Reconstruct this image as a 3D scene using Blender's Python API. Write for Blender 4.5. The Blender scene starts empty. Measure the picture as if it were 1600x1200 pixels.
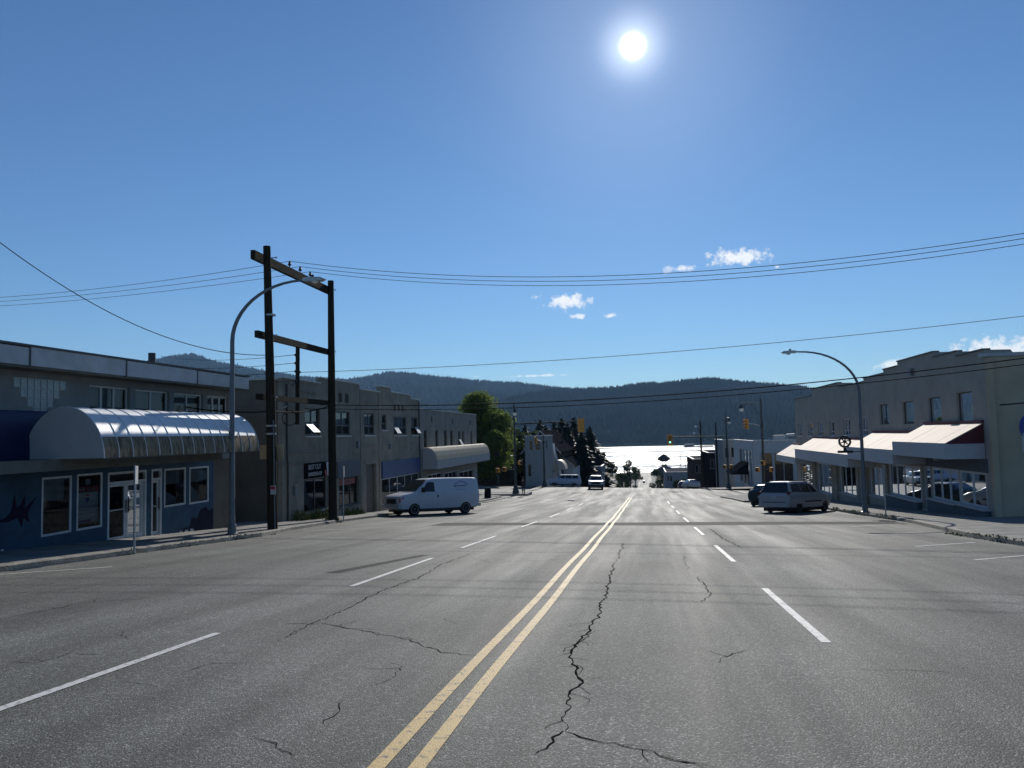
import bpy, bmesh, math, random
import numpy as np
from mathutils import Vector, Matrix

random.seed(7)
rng = np.random.default_rng(7)
scene = bpy.context.scene
COL = scene.collection

# ------------------------------------------------------------------ camera
F, CAMZ, ROLL = 1200.0, 1.65, math.radians(1.3)
PITCH, YAW = math.radians(3.7966), math.radians(9.5923)
_fh = Vector((-math.sin(YAW), math.cos(YAW), 0))
_r0 = Vector((math.cos(YAW), math.sin(YAW), 0))
FW = _fh * math.cos(PITCH) + Vector((0, 0, 1)) * math.sin(PITCH)
_u0 = _r0.cross(FW)
RT = _r0 * math.cos(ROLL) - _u0 * math.sin(ROLL)
UP = _r0 * math.sin(ROLL) + _u0 * math.cos(ROLL)
cd = bpy.data.cameras.new('camera')
cam = bpy.data.objects.new('camera', cd)
COL.objects.link(cam)
cd.sensor_width = 36; cd.lens = 27; cd.sensor_fit = 'HORIZONTAL'
cd.clip_start = 0.1; cd.clip_end = 40000
B = -FW
cam.matrix_world = Matrix(((RT.x, UP.x, B.x, 0), (RT.y, UP.y, B.y, 0), (RT.z, UP.z, B.z, CAMZ), (0, 0, 0, 1)))
scene.camera = cam

def ray(px, py):
    return FW + RT * ((px - 800) / F) - UP * ((py - 600) / F)
def on_y(px, py, y):
    d = ray(px, py); return Vector((0, 0, CAMZ)) + d * (y / d.y)
def on_x(px, py, x):
    d = ray(px, py); return Vector((0, 0, CAMZ)) + d * (x / d.x)

# ------------------------------------------------------------------ world, sun
SUN = ray(989, 72).normalized()
EL = math.asin(SUN.z); AZ = math.atan2(SUN.x, SUN.y)
SKY_STRENGTH = 0.084
HAZE = 4.8e-5
world = bpy.data.worlds.new('World'); scene.world = world
world.use_nodes = True
wn, wl = world.node_tree.nodes, world.node_tree.links
wn.clear()
wout = wn.new('ShaderNodeOutputWorld'); bg = wn.new('ShaderNodeBackground')
sky = wn.new('ShaderNodeTexSky'); sky.sky_type = 'NISHITA'; sky.sun_disc = False
sky.sun_elevation = EL; sky.sun_rotation = AZ
sky.altitude = 0; sky.air_density = 1.0; sky.dust_density = 0.05; sky.ozone_density = 2.6
bg.inputs['Strength'].default_value = SKY_STRENGTH
def wmath(op, a, b=None, c=None, clamp=False):
    n = wn.new('ShaderNodeMath'); n.operation = op; n.use_clamp = clamp
    for i, v in enumerate((a, b, c)):
        if v is None: continue
        if isinstance(v, (int, float)): n.inputs[i].default_value = v
        else: wl.new(v, n.inputs[i])
    return n.outputs[0]
tc = wn.new('ShaderNodeTexCoord')
dirv = tc.outputs['Generated']
dp = wn.new('ShaderNodeVectorMath'); dp.operation = 'DOT_PRODUCT'
wl.new(dirv, dp.inputs[0]); dp.inputs[1].default_value = SUN
dot = wmath('MAXIMUM', dp.outputs['Value'], 0.0)
# the sun's own disc and the bright air close round it
disc = wmath('MULTIPLY', wmath('POWER', dot, 42000.0), 500.0)
aur = wmath('MULTIPLY', wmath('POWER', dot, 2200.0), 8.0)
aur2 = wmath('MULTIPLY', wmath('POWER', dot, 90.0), 1.5)
glow = wmath('ADD', wmath('ADD', disc, aur), aur2)
gcol = wn.new('ShaderNodeVectorMath'); gcol.operation = 'SCALE'
gcol.inputs[0].default_value = (0.95, 0.98, 1.0); wl.new(glow, gcol.inputs['Scale'])
addg = wn.new('ShaderNodeVectorMath'); addg.operation = 'ADD'
tint = wn.new('ShaderNodeMix'); tint.data_type = 'RGBA'; tint.blend_type = 'MULTIPLY'; tint.inputs[0].default_value = 1
wl.new(sky.outputs['Color'], tint.inputs[6]); tint.inputs[7].default_value = (0.54, 0.745, 0.96, 1)
wl.new(tint.outputs[2], addg.inputs[0]); wl.new(gcol.outputs[0], addg.inputs[1])
# a few small cumulus clouds low over the hills
sep = wn.new('ShaderNodeSeparateXYZ'); wl.new(dirv, sep.inputs[0])
ysafe = wmath('MAXIMUM', sep.outputs['Y'], 0.05)
sx = wmath('DIVIDE', sep.outputs['X'], ysafe); sz = wmath('DIVIDE', sep.outputs['Z'], ysafe)
comb = wn.new('ShaderNodeCombineXYZ'); wl.new(sx, comb.inputs[0]); wl.new(sz, comb.inputs[1])
nz = wn.new('ShaderNodeTexNoise'); nz.inputs['Scale'].default_value = 70; nz.inputs['Detail'].default_value = 8
nz.inputs['Roughness'].default_value = 0.68; wl.new(comb.outputs[0], nz.inputs['Vector'])
nzv = wmath('MULTIPLY', wmath('SUBTRACT', nz.outputs['Fac'], 0.5), 3.4)
total = None
for (px, py, w, h, dens) in ((886, 472, 40, 13, 1.0), (905, 494, 18, 5, .9), (954, 493, 16, 5, .9), (838, 464, 12, 7, .75),
                             (1152, 402, 52, 15, 1.0), (1060, 420, 24, 8, .9), (1215, 417, 7, 4, .8), (1560, 548, 60, 20, 1.15),
                             (1480, 560, 50, 10, 1.0), (1410, 570, 50, 9, .95), (1085, 597, 26, 5, .95), (840, 587, 95, 3, .75), (745, 588, 14, 3, .6)):
    d = ray(px, py)
    a = wmath('DIVIDE', wmath('SUBTRACT', sx, d.x / d.y), w / F * 1.03)
    b0 = wmath('SUBTRACT', sz, d.z / d.y)
    b = wmath('DIVIDE', b0, h / F * 1.03)
    r = wmath('SQRT', wmath('ADD', wmath('MULTIPLY', a, a), wmath('MULTIPLY', b, b)))
    m = wmath('ADD', wmath('SUBTRACT', dens * 0.92, r), nzv)
    m = wmath('MULTIPLY', wmath('MULTIPLY', m, 1.6, clamp=True), min(1.0, dens))
    m = wmath('MULTIPLY', m, wmath('LESS_THAN', r, 2.0))
    total = m if total is None else wmath('MAXIMUM', total, m)
cm = wn.new('ShaderNodeMix'); cm.data_type = 'RGBA'
wl.new(wmath('MULTIPLY', total, 0.85), cm.inputs[0])
wl.new(addg.outputs[0], cm.inputs[6]); cm.inputs[7].default_value = (12.5, 12.4, 12.2, 1)
wl.new(cm.outputs[2], bg.inputs['Color']); wl.new(bg.outputs[0], wout.inputs['Surface'])

sl = bpy.data.lights.new('sun', 'SUN'); sl.energy = 4.3; sl.angle = math.radians(0.53); sl.color = (1.0, 0.95, 0.87)
so = bpy.data.objects.new('sun', sl); COL.objects.link(so)
so.rotation_mode = 'QUATERNION'; so.rotation_quaternion = SUN.to_track_quat('Z', 'Y'); so.location = (0, 30, 60)

vs = scene.view_settings
vs.view_transform = 'Standard'; vs.look = 'None'; vs.gamma = 1; vs.use_curve_mapping = False
vs.exposure = 0.08
scene.render.engine = 'CYCLES'
scene.cycles.max_bounces = 6; scene.cycles.diffuse_bounces = 3; scene.cycles.transparent_max_bounces = 16
scene.cycles.volume_bounces = 0; scene.cycles.use_denoising = True
scene.cycles.sample_clamp_indirect = 4

# ------------------------------------------------------------------ materials
MATS = {}
def mat(name, col, rough=0.7, metal=0.0, spec=0.5, var=0.0, vscale=3.0, bump=0.0, bscale=40.0, col2=None, stretch=None, emit=None, edges=(.33, .67)):
    if name in MATS: return MATS[name]
    m = bpy.data.materials.new(name); m.use_nodes = True
    nt = m.node_tree; n, l = nt.nodes, nt.links
    p = n['Principled BSDF']
    p.inputs['Base Color'].default_value = (*col, 1); p.inputs['Roughness'].default_value = rough
    p.inputs['Metallic'].default_value = metal; p.inputs['Specular IOR Level'].default_value = spec
    tcn = n.new('ShaderNodeTexCoord'); vec = tcn.outputs['Object']
    if stretch:
        mp = n.new('ShaderNodeMapping'); mp.inputs['Scale'].default_value = stretch
        l.new(vec, mp.inputs[0]); vec = mp.outputs[0]
    if var > 0 or col2:
        t = n.new('ShaderNodeTexNoise'); t.inputs['Scale'].default_value = vscale; t.inputs['Detail'].default_value = 7
        t.inputs['Roughness'].default_value = 0.65
        l.new(vec, t.inputs['Vector'])
        r = n.new('ShaderNodeValToRGB'); l.new(t.outputs['Fac'], r.inputs[0])
        c2 = col2 or tuple(c * (1 - var) for c in col); c1 = col if col2 else tuple(min(1, c * (1 + var)) for c in col)
        r.color_ramp.elements[0].position = edges[0]; r.color_ramp.elements[0].color = (*c2, 1)
        r.color_ramp.elements[1].position = edges[1]; r.color_ramp.elements[1].color = (*c1, 1)
        l.new(r.outputs[0], p.inputs['Base Color'])
    if bump > 0:
        t2 = n.new('ShaderNodeTexNoise'); t2.inputs['Scale'].default_value = bscale; t2.inputs['Detail'].default_value = 4
        l.new(tcn.outputs['Object'], t2.inputs['Vector'])
        b = n.new('ShaderNodeBump'); b.inputs['Strength'].default_value = bump; b.inputs['Distance'].default_value = 0.02
        l.new(t2.outputs['Fac'], b.inputs['Height']); l.new(b.outputs[0], p.inputs['Normal'])
    if emit:
        p.inputs['Emission Color'].default_value = (*emit[0], 1); p.inputs['Emission Strength'].default_value = emit[1]
    MATS[name] = m
    return m

def glass_mat(name, tint=(0.5, 0.56, 0.58), transp=0.55, rough=0.02):
    m = bpy.data.materials.new(name); m.use_nodes = True
    n, l = m.node_tree.nodes, m.node_tree.links
    n.clear()
    o = n.new('ShaderNodeOutputMaterial')
    tr = n.new('ShaderNodeBsdfTransparent'); tr.inputs[0].default_value = (*tint, 1)
    gl = n.new('ShaderNodeBsdfGlossy'); gl.inputs['Roughness'].default_value = rough; gl.inputs[0].default_value = (.9, .95, 1, 1)
    fr = n.new('ShaderNodeFresnel'); fr.inputs[0].default_value = 1.38
    mx = n.new('ShaderNodeMixShader')
    l.new(fr.outputs[0], mx.inputs[0]); l.new(tr.outputs[0], mx.inputs[1]); l.new(gl.outputs[0], mx.inputs[2])
    l.new(mx.outputs[0], o.inputs[0])
    MATS[name] = m
    return m

def asphalt():
    m = bpy.data.materials.new('asphalt'); m.use_nodes = True
    n, l = m.node_tree.nodes, m.node_tree.links
    p = n['Principled BSDF']
    tcn = n.new('ShaderNodeTexCoord'); vec = tcn.outputs['Object']
    def noise(scale, det=4, rough=.6, st=None):
        t = n.new('ShaderNodeTexNoise'); t.inputs['Scale'].default_value = scale; t.inputs['Detail'].default_value = det
        t.inputs['Roughness'].default_value = rough
        if st:
            mp = n.new('ShaderNodeMapping'); mp.inputs['Scale'].default_value = st; l.new(vec, mp.inputs[0]); l.new(mp.outputs[0], t.inputs['Vector'])
        else: l.new(vec, t.inputs['Vector'])
        return t.outputs['Fac']
    def ramp(f, p0, c0, p1, c1):
        r = n.new('ShaderNodeValToRGB'); l.new(f, r.inputs[0]); e = r.color_ramp.elements
        e[0].position = p0; e[0].color = (c0, c0, c0, 1); e[1].position = p1; e[1].color = (c1, c1, c1, 1)
        return r.outputs[0]
    def mul(a, b):
        x = n.new('ShaderNodeMix'); x.data_type = 'RGBA'; x.blend_type = 'MULTIPLY'; x.inputs[0].default_value = 1
        l.new(a, x.inputs[6]); l.new(b, x.inputs[7]); return x.outputs[2]
    grain = ramp(noise(95, 2, .75), .36, .38, .66, 1.45)
    vs_ = n.new('ShaderNodeTexVoronoi'); vs_.inputs['Scale'].default_value = 75; l.new(vec, vs_.inputs['Vector'])
    sc_ = n.new('ShaderNodeSeparateColor'); l.new(vs_.outputs['Color'], sc_.inputs[0])
    grain = mul(grain, ramp(sc_.outputs[0], .76, .97, .96, 2.5))
    lanes = ramp(noise(1, 4, .55, (1.1, .03, 1)), .3, .66, .7, 1.28)
    blot = ramp(noise(.35, 6, .62), .3, .7, .7, 1.2)
    c = mul(mul(grain, lanes), blot)
    base = n.new('ShaderNodeMix'); base.data_type = 'RGBA'; base.blend_type = 'MULTIPLY'; base.inputs[0].default_value = 1
    l.new(c, base.inputs[6]); base.inputs[7].default_value = (0.116, 0.120, 0.110, 1)
    l.new(base.outputs[2], p.inputs['Base Color'])
    rr = ramp(noise(1, 4, .55, (1.3, .03, 1)), .3, .66, .7, .82)
    l.new(rr, p.inputs['Roughness']); p.inputs['Specular IOR Level'].default_value = 0.17
    v = n.new('ShaderNodeTexVoronoi'); v.inputs['Scale'].default_value = 75; l.new(vec, v.inputs['Vector'])
    bm1 = n.new('ShaderNodeBump'); bm1.inputs['Strength'].default_value = .6; bm1.inputs['Distance'].default_value = .008
    bm1.invert = True
    l.new(v.outputs['Distance'], bm1.inputs['Height'])
    bm2 = n.new('ShaderNodeBump'); bm2.inputs['Strength'].default_value = .1; bm2.inputs['Distance'].default_value = .02
    l.new(noise(9, 5, .6), bm2.inputs['Height']); l.new(bm1.outputs[0], bm2.inputs['Normal'])
    l.new(bm2.outputs[0], p.inputs['Normal'])
    MATS['asphalt'] = m
    return m

def water_mat():
    m = bpy.data.materials.new('water'); m.use_nodes = True
    n, l = m.node_tree.nodes, m.node_tree.links
    p = n['Principled BSDF']
    p.inputs['Base Color'].default_value = (.02, .05, .07, 1); p.inputs['Roughness'].default_value = .34; p.inputs['IOR'].default_value = 1.33
    p.inputs['Specular IOR Level'].default_value = .6
    tcn = n.new('ShaderNodeTexCoord')
    mp = n.new('ShaderNodeMapping'); mp.inputs['Scale'].default_value = (.0012, .012, 1); l.new(tcn.outputs['Object'], mp.inputs[0])
    tb = n.new('ShaderNodeTexNoise'); tb.inputs['Scale'].default_value = 1; tb.inputs['Detail'].default_value = 5; l.new(mp.outputs[0], tb.inputs['Vector'])
    rb = n.new('ShaderNodeMapRange'); rb.inputs[1].default_value = .40; rb.inputs[2].default_value = .58; rb.inputs[3].default_value = .07; rb.inputs[4].default_value = .34
    l.new(tb.outputs['Fac'], rb.inputs[0]); l.new(rb.outputs[0], p.inputs['Roughness'])
    t = n.new('ShaderNodeTexNoise'); t.inputs['Scale'].default_value = .06; t.inputs['Detail'].default_value = 5
    l.new(tcn.outputs['Object'], t.inputs['Vector'])
    b = n.new('ShaderNodeBump'); b.inputs['Strength'].default_value = .9; b.inputs['Distance'].default_value = 3.0
    l.new(t.outputs['Fac'], b.inputs['Height']); l.new(b.outputs[0], p.inputs['Normal'])
    MATS['water'] = m
    return m

M_ASPH = asphalt(); M_WATER = water_mat()
M_PATCH = mat('asphalt_patch', (.030, .030, .030), .85, spec=.12, var=.35, vscale=6, bump=.4, bscale=90)
M_CRACK = mat('crack_fill', (.016, .016, .015), .95, spec=0)
M_YEL = mat('yellow_paint', (.50, .35, .13), .65, spec=.3, vscale=16, col2=(.11, .095, .07), edges=(.36, .47), bump=.3, bscale=80)
M_WHT = mat('white_paint', (.56, .56, .54), .65, spec=.3, col2=(.15, .15, .145), vscale=14, edges=(.34, .47), bump=.3, bscale=80)
M_CONC = mat('concrete', (.24, .235, .22), .85, spec=.1, var=.25, vscale=1.6, bump=.35, bscale=30)
M_KERB = mat('kerb_concrete', (.30, .28, .23), .85, col2=(.13, .12, .10), vscale=2.2, bump=.5, bscale=18)
M_DIRT = mat('ground_dirt', (.11, .10, .085), .95, var=.3, vscale=.4, bump=.4, bscale=8)
M_GRASSG = mat('grass_ground', (.06, .08, .035), .95, var=.4, vscale=.2)
M_GLASS = glass_mat('window_glass')
M_DGLASS = mat('tinted_glass', (.012, .015, .018), .05, spec=.6)
M_BLACK = mat('black_plastic', (.015, .015, .016), .6)
M_RUBBER = mat('rubber', (.018, .018, .018), .85)
M_STEELP = mat('painted_steel', (.15, .17, .185), .45, spec=.4, var=.15, vscale=4)
M_GALV = mat('galvanised_steel', (.42, .44, .45), .45, metal=.6, var=.15, vscale=5)
M_DKPOLE = mat('dark_green_pole', (.025, .035, .035), .45)
M_WOOD = mat('creosote_wood', (.050, .044, .034), .95, spec=.05, col2=(.022, .02, .016), vscale=3, stretch=(9, 9, .6), bump=.5, bscale=25)
M_CHROME = mat('chrome', (.7, .7, .7), .2, metal=1)
M_WFRAME = mat('white_frame', (.55, .56, .56), .5, var=.12, vscale=4)
M_DFRAME = mat('dark_frame', (.05, .052, .055), .5)
M_WIRE = mat('black_wire', (.006, .006, .006), .9, spec=.05)
M_YSIG = mat('signal_yellow', (.62, .27, .03), .5, var=.1)
M_LENS = mat('lamp_lens', (.85, .85, .8), .25)

# ------------------------------------------------------------------ mesh builder
class MB:
    def __init__(s): s.v = []; s.f = []
    def add(s, vs, fs):
        o = len(s.v); s.v += [tuple(map(float, v)) for v in vs]; s.f += [tuple(i + o for i in f) for f in fs]
        return s
    def box(s, x0, x1, y0, y1, z0, z1):
        return s.add([(x0, y0, z0), (x1, y0, z0), (x1, y1, z0), (x0, y1, z0), (x0, y0, z1), (x1, y0, z1), (x1, y1, z1), (x0, y1, z1)],
                     [(0, 3, 2, 1), (4, 5, 6, 7), (0, 1, 5, 4), (1, 2, 6, 5), (2, 3, 7, 6), (3, 0, 4, 7)])
    def tube(s, pts, rad, seg=8, cap=True):
        pts = [Vector(p) for p in pts]
        if not isinstance(rad, (list, tuple)): rad = [rad] * len(pts)
        rings = []; ref = None
        for i, p in enumerate(pts):
            t = (pts[min(i + 1, len(pts) - 1)] - pts[max(i - 1, 0)]).normalized()
            if ref is None: ref = Vector((1, 0, 0)) if abs(t.x) < .9 else Vector((0, 1, 0))
            a = (ref - t * ref.dot(t)).normalized(); ref = a; b = t.cross(a)
            rings.append([p + (a * math.cos(2 * math.pi * k / seg) + b * math.sin(2 * math.pi * k / seg)) * rad[i] for k in range(seg)])
        vs = [v for r in rings for v in r]; fs = []
        for i in range(len(pts) - 1):
            for k in range(seg):
                fs.append((i * seg + k, i * seg + (k + 1) % seg, (i + 1) * seg + (k + 1) % seg, (i + 1) * seg + k))
        if cap: fs.append(tuple(range(seg))[::-1]); fs.append(tuple((len(pts) - 1) * seg + k for k in range(seg)))
        return s.add(vs, fs)
    def lathe(s, prof, center=(0, 0, 0), axis='z', seg=16):
        c = Vector(center); vs = []; fs = []
        for r, h in prof:
            for k in range(seg):
                a = 2 * math.pi * k / seg; q = (r * math.cos(a), r * math.sin(a))
                if axis == 'z': vs.append(c + Vector((q[0], q[1], h)))
                elif axis == 'x': vs.append(c + Vector((h, q[0], q[1])))
                else: vs.append(c + Vector((q[0], h, q[1])))
        for i in range(len(prof) - 1):
            for k in range(seg):
                fs.append((i * seg + k, i * seg + (k + 1) % seg, (i + 1) * seg + (k + 1) % seg, (i + 1) * seg + k))
        fs.append(tuple(range(seg))); fs.append(tuple((len(prof) - 1) * seg + k for k in range(seg)))
        return s.add(vs, fs)
    def prism(s, poly, off):
        off = Vector(off); n = len(poly); a = [Vector(p) for p in poly]
        vs = a + [p + off for p in a]
        fs = [tuple(range(n)), tuple(range(2 * n - 1, n - 1, -1))] + [(i, (i + 1) % n, n + (i + 1) % n, n + i) for i in range(n)]
        return s.add(vs, fs)
    def grid(s, rows):
        n = len(rows[0]); vs = [p for r in rows for p in r]; fs = []
        for i in range(len(rows) - 1):
            for k in range(n - 1): fs.append((i * n + k, i * n + k + 1, (i + 1) * n + k + 1, (i + 1) * n + k))
        return s.add(vs, fs)
    def build(s, name, m, parent=None, smooth=False, angle=35, recalc=True, loc=None):
        me = bpy.data.meshes.new(name); me.from_pydata(s.v, [], s.f)
        if recalc:
            b = bmesh.new(); b.from_mesh(me); bmesh.ops.recalc_face_normals(b, faces=b.faces); b.to_mesh(me); b.free()
        if smooth:
            me.polygons.foreach_set('use_smooth', [True] * len(me.polygons))
            try: me.set_sharp_from_angle(angle=math.radians(angle))
            except Exception: pass
        me.materials.append(m)
        return link(name, me, parent, loc)
def link(name, me, parent=None, loc=None):
    o = bpy.data.objects.new(name, me); COL.objects.link(o)
    if loc is not None: o.location = loc
    if parent is not None:
        o.parent = parent
    return o
def tag(o, label, cat, group=None, kind=None):
    o['label'] = label; o['category'] = cat
    if group: o['group'] = group
    if kind: o['kind'] = kind
    return o
def empty(name, label, cat, group=None, loc=(0, 0, 0), rz=0.0):
    o = bpy.data.objects.new(name, None); COL.objects.link(o); o.location = loc; o.rotation_euler = (0, 0, rz)
    o.empty_display_size = .2
    return tag(o, label, cat, group)
def struct(o, kind='structure'):
    o['kind'] = kind; return o
def copy_tree(o, parent=None):
    c = o.copy(); COL.objects.link(c); c.parent = parent
    for ch in list(o.children): copy_tree(ch, c)
    return c
def text_part(s, m, parent, origin, udir, size, name='lettering', up=(0, 0, 1), depth=.004, align='LEFT'):
    cu = bpy.data.curves.new(name, 'FONT'); cu.body = s; cu.size = size; cu.extrude = depth; cu.align_x = align
    t = bpy.data.objects.new(name + '_tmp', cu); COL.objects.link(t)
    dg = bpy.context.evaluated_depsgraph_get(); me = bpy.data.meshes.new_from_object(t.evaluated_get(dg))
    bpy.data.objects.remove(t); bpy.data.curves.remove(cu)
    u = Vector(udir).normalized(); v = Vector(up); w = u.cross(v)
    M = Matrix(((u.x, v.x, w.x, origin[0]), (u.y, v.y, w.y, origin[1]), (u.z, v.z, w.z, origin[2]), (0, 0, 0, 1)))
    me.transform(M); me.materials.clear(); me.materials.append(m); me.name = name
    return link(name, me, parent)

# ------------------------------------------------------------------ terrain
PROF = [(-80, 5.28), (0, 0), (40, -2.64), (80, -5.0), (112, -6.32), (320, -25.4), (420, -32.1), (500, -34.2), (720, -35.3), (740, -37.4), (9000, -60)]
def lerp(t, x):
    if x <= t[0][0]: return t[0][1]
    for (a, b), (c, d) in zip(t, t[1:]):
        if x <= c: return b + (d - b) * (x - a) / (c - a)
    return t[-1][1]
CROSS = [(70, 0), (84, .012), (108, .026), (130, .026), (250, 0)]
def gz(x, y):
    return lerp(PROF, y) - lerp(CROSS, y) * max(-30, min(30, x))
KL = [(-30, -13.1), (25, -13.1), (28.5, -13.7), (36, -14.5), (76, -14.7), (80, -14.9), (82, -15.6), (83.5, -18)]
KR = [(-30, 9.3), (24, 9.2), (28, 9.7), (34, 10.4), (58, 10.3), (60, 9.8), (61.5, 7.4), (79, 7.3), (81.5, 8), (83.5, 11)]
KL2 = [(107, -15), (109, -12), (111, -10.5), (300, -9), (480, -4.6), (725, -4.4)]
KR2 = [(107, 10), (109, 8.3), (111, 7.6), (300, 8), (480, 4.9), (725, 5.1)]

ys = [-80, -50, -30, -15, -5, 0] + list(range(4, 120, 4)) + list(range(120, 330, 10)) + list(range(330, 741, 20)) + [760, 900, 1500]
xs = [-3000, -1500, -700, -350, -180, -100, -60, -40] + list(range(-30, 31, 3)) + [40, 60, 100, 180, 350, 700, 1500, 3000]
def terr(x, y):
    z = gz(x, y) - .06
    if y > 60: z += 0 if abs(x) < 40 else -min(6, .02 * (abs(x) - 40))
    return z
mb = MB().grid([[(x, y, terr(x, y)) for x in xs] for y in ys])
struct(mb.build('ground', M_DIRT))

road = MB()
yy = sorted(set([-30 + 2.5 * i for i in range(46)] + [28.5, 61.5, 79, 81.5, 83.5]))
yy = [y for y in yy if y <= 83.5]
def strip(kl, kr, ylist, n=14):
    rows = []
    for y in ylist:
        a, b = lerp(kl, y), lerp(kr, y)
        rows.append([(a + (b - a) * i / n, y, gz(a + (b - a) * i / n, y)) for i in range(n + 1)])
    return rows
road.grid(strip(KL, KR, yy))
xc = [-200, -120, -70, -45, -30, -24, -18, -14, -10, -6, -2, 2, 6, 11, 14, 18, 24, 30, 45, 70, 120, 200]
yc = [83.5, 88, 92, 96, 100, 104, 107]
road.grid([[(x, y, gz(x, y)) for x in xc] for y in yc])
yf = [107, 109, 111, 115, 120] + list(range(130, 330, 10)) + list(range(330, 721, 15)) + [725]
road.grid(strip(KL2, KR2, yf, 6))
ROAD = struct(road.build('road', M_ASPH, smooth=True, angle=60))

def ribbon(name, pts, w, m, dz=.005, parent=ROAD):
    b = MB(); L = []; Rr = []
    P = [Vector((p[0], p[1], 0)) for p in pts]
    for i, p in enumerate(P):
        t = (P[min(i + 1, len(P) - 1)] - P[max(i - 1, 0)]).normalized(); nn = Vector((-t.y, t.x, 0))
        ww = w[i] if isinstance(w, (list, tuple)) else w
        a, c = p + nn * ww / 2, p - nn * ww / 2
        L.append((a.x, a.y, gz(a.x, a.y) + dz)); Rr.append((c.x, c.y, gz(c.x, c.y) + dz))
    b.grid([L, Rr])
    return b.build(name, m, parent, recalc=False)
for xo in (-1.62, -1.38):
    o = ribbon('yellow_line', [(xo + .012 * math.sin(y * .7), y) for y in [-10 + 1.0 * i for i in range(90)]], .105, M_YEL)
def dash(x, y0, y1, w=.1):
    n = max(2, int(y1 - y0)); ribbon('lane_dash', [(x, y0 + (y1 - y0) * i / n) for i in range(n + 1)], w, M_WHT)
for a, b in ((-0.2, 4.1), (8.5, 12.7), (16.9, 21.3), (25.5, 30), (34.1, 38.5), (42.7, 47), (51.2, 55.5), (59.8, 66)): dash(1.79, a, b)
for a, b in ((-4.6, -.3), (3.9, 8.3), (12.4, 17.4), (20.3, 25.1), (30.5, 35), (39.8, 44.4), (48.5, 53), (57, 61.5)): dash(-4.9, a, b)
for p in (((6.67, 21.0), (8.6, 22.4)), ((6.68, 17.5), (8.6, 18.95)), ((6.8, 25.5), (8.8, 26.9)), ((7.4, 30.2), (9.6, 31.8)), ((-12.8, 34.2), (-10.3, 37)), ((-13, 28), (-10, 31.2)),
          ((-12.9, 13.4), (-11.4, 15.1)), ((-13.6, 52), (-10.8, 55.2)), ((-13.6, 58), (-10.8, 61))):
    (ax, ay), (bx, by) = p; ribbon('stall_line', [(ax + (bx - ax) * i / 4, ay + (by - ay) * i / 4) for i in range(5)], .09, M_WHT)
ribbon('stop_line', [(1.2 - .2 + 6 * i / 6, 77.5) for i in range(7)], .4, M_WHT)
ribbon('stop_line', [(-13 + 11 * i / 6, 110) for i in range(7)], .4, M_WHT)
for yb in (79.6, 82.4):
    ribbon('crosswalk_line', [(-14.3 + 21 * i / 10, yb) for i in range(11)], .2, M_WHT)
# repaired strips and patches
def patch(poly):
    b = MB(); b.add([(x, y, gz(x, y) + .003) for x, y in poly], [tuple(range(len(poly)))]); return b.build('asphalt_patch', M_PATCH, ROAD, recalc=False)
for i in range(9):
    x0, x1 = -9 + 2.1 * i, -9 + 2.1 * (i + 1)
    patch([(x0, 31.6 + .25 * math.sin(i)), (x1, 31.6 + .25 * math.sin(i + 1)), (x1, 33.9 + .2 * math.cos(i + 1)), (x0, 33.9 + .2 * math.cos(i))])
patch([(-6.2, 14.3), (-5.9, 14.3), (-5.2, 18.2), (-5.4, 18.2)])
patch([(2.5, 96), (4.6, 96), (4.7, 97.8), (2.6, 97.8)])
patch([(-8.6, 90), (-6.9, 90), (-6.9, 91.6), (-8.6, 91.6)])

def g_px(px, py):
    d = ray(px, py); t = 1.0
    for _ in range(4000):
        p = Vector((0, 0, CAMZ)) + d * t
        if p.z < gz(p.x, p.y): return (p.x, p.y)
        t += max(.004, .02 * (p.z - gz(p.x, p.y)))
    return (p.x, p.y)
def crack(pxs, w=.02):
    P = [Vector((*g_px(*p), 0)) for p in pxs]
    out = [P[0]]
    for a, b in zip(P, P[1:]):
        n = max(3, int((b - a).length / .07)); nn = Vector((-(b - a).y, (b - a).x, 0)).normalized()
        off = 0
        for i in range(1, n + 1):
            off = .6 * off + random.uniform(-.03, .03)
            out.append(a.lerp(b, i / n) + nn * off * (1 if i < n else .4))
    w *= .46
    ws = [w * random.uniform(.35, 1.5) * min(1, .25 + 6 * min(i, len(out) - 1 - i) / len(out)) for i in range(len(out))]
    ribbon('crack', [(p.x, p.y) for p in out], ws, M_CRACK, dz=.004)
    for j in range(3, len(out) - 3):       # hairline side branches
        if random.random() < .11 * min(1, w / .012):
            d_ = (out[j + 1] - out[j - 1]).normalized(); s_ = random.choice((-1, 1)); a_ = s_ * random.uniform(.6, 1.4); q = out[j].copy(); br_ = [(q.x, q.y)]
            for k in range(random.randint(3, 9)):
                a_ += random.uniform(-.5, .5); dd = Vector((d_.x * math.cos(a_) - d_.y * math.sin(a_), d_.x * math.sin(a_) + d_.y * math.cos(a_), 0))
                q = q + dd * random.uniform(.03, .07); br_.append((q.x, q.y))
            ribbon('crack', br_, [.008 * (1 - .8 * k / len(br_)) for k in range(len(br_))], M_CRACK, dz=.0045)
crack([(962, 878), (945, 930), (938, 955), (922, 985), (903, 1000), (898, 1030), (907, 1060), (888, 1100), (880, 1142)], .042)
crack([(880, 1142), (858, 1165), (838, 1180)], .03)
crack([(880, 1142), (925, 1156), (960, 1160), (1030, 1182), (1115, 1199)], .026)
crack([(930, 985), (905, 1005), (870, 1008)], .018); crack([(915, 1060), (945, 1058)], .014)
crack([(435, 1003), (490, 973), (545, 950), (590, 925), (650, 905), (690, 882), (735, 865)], .032)
crack([(495, 973), (560, 985), (640, 1000), (690, 1020), (752, 1027)], .026)
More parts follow.
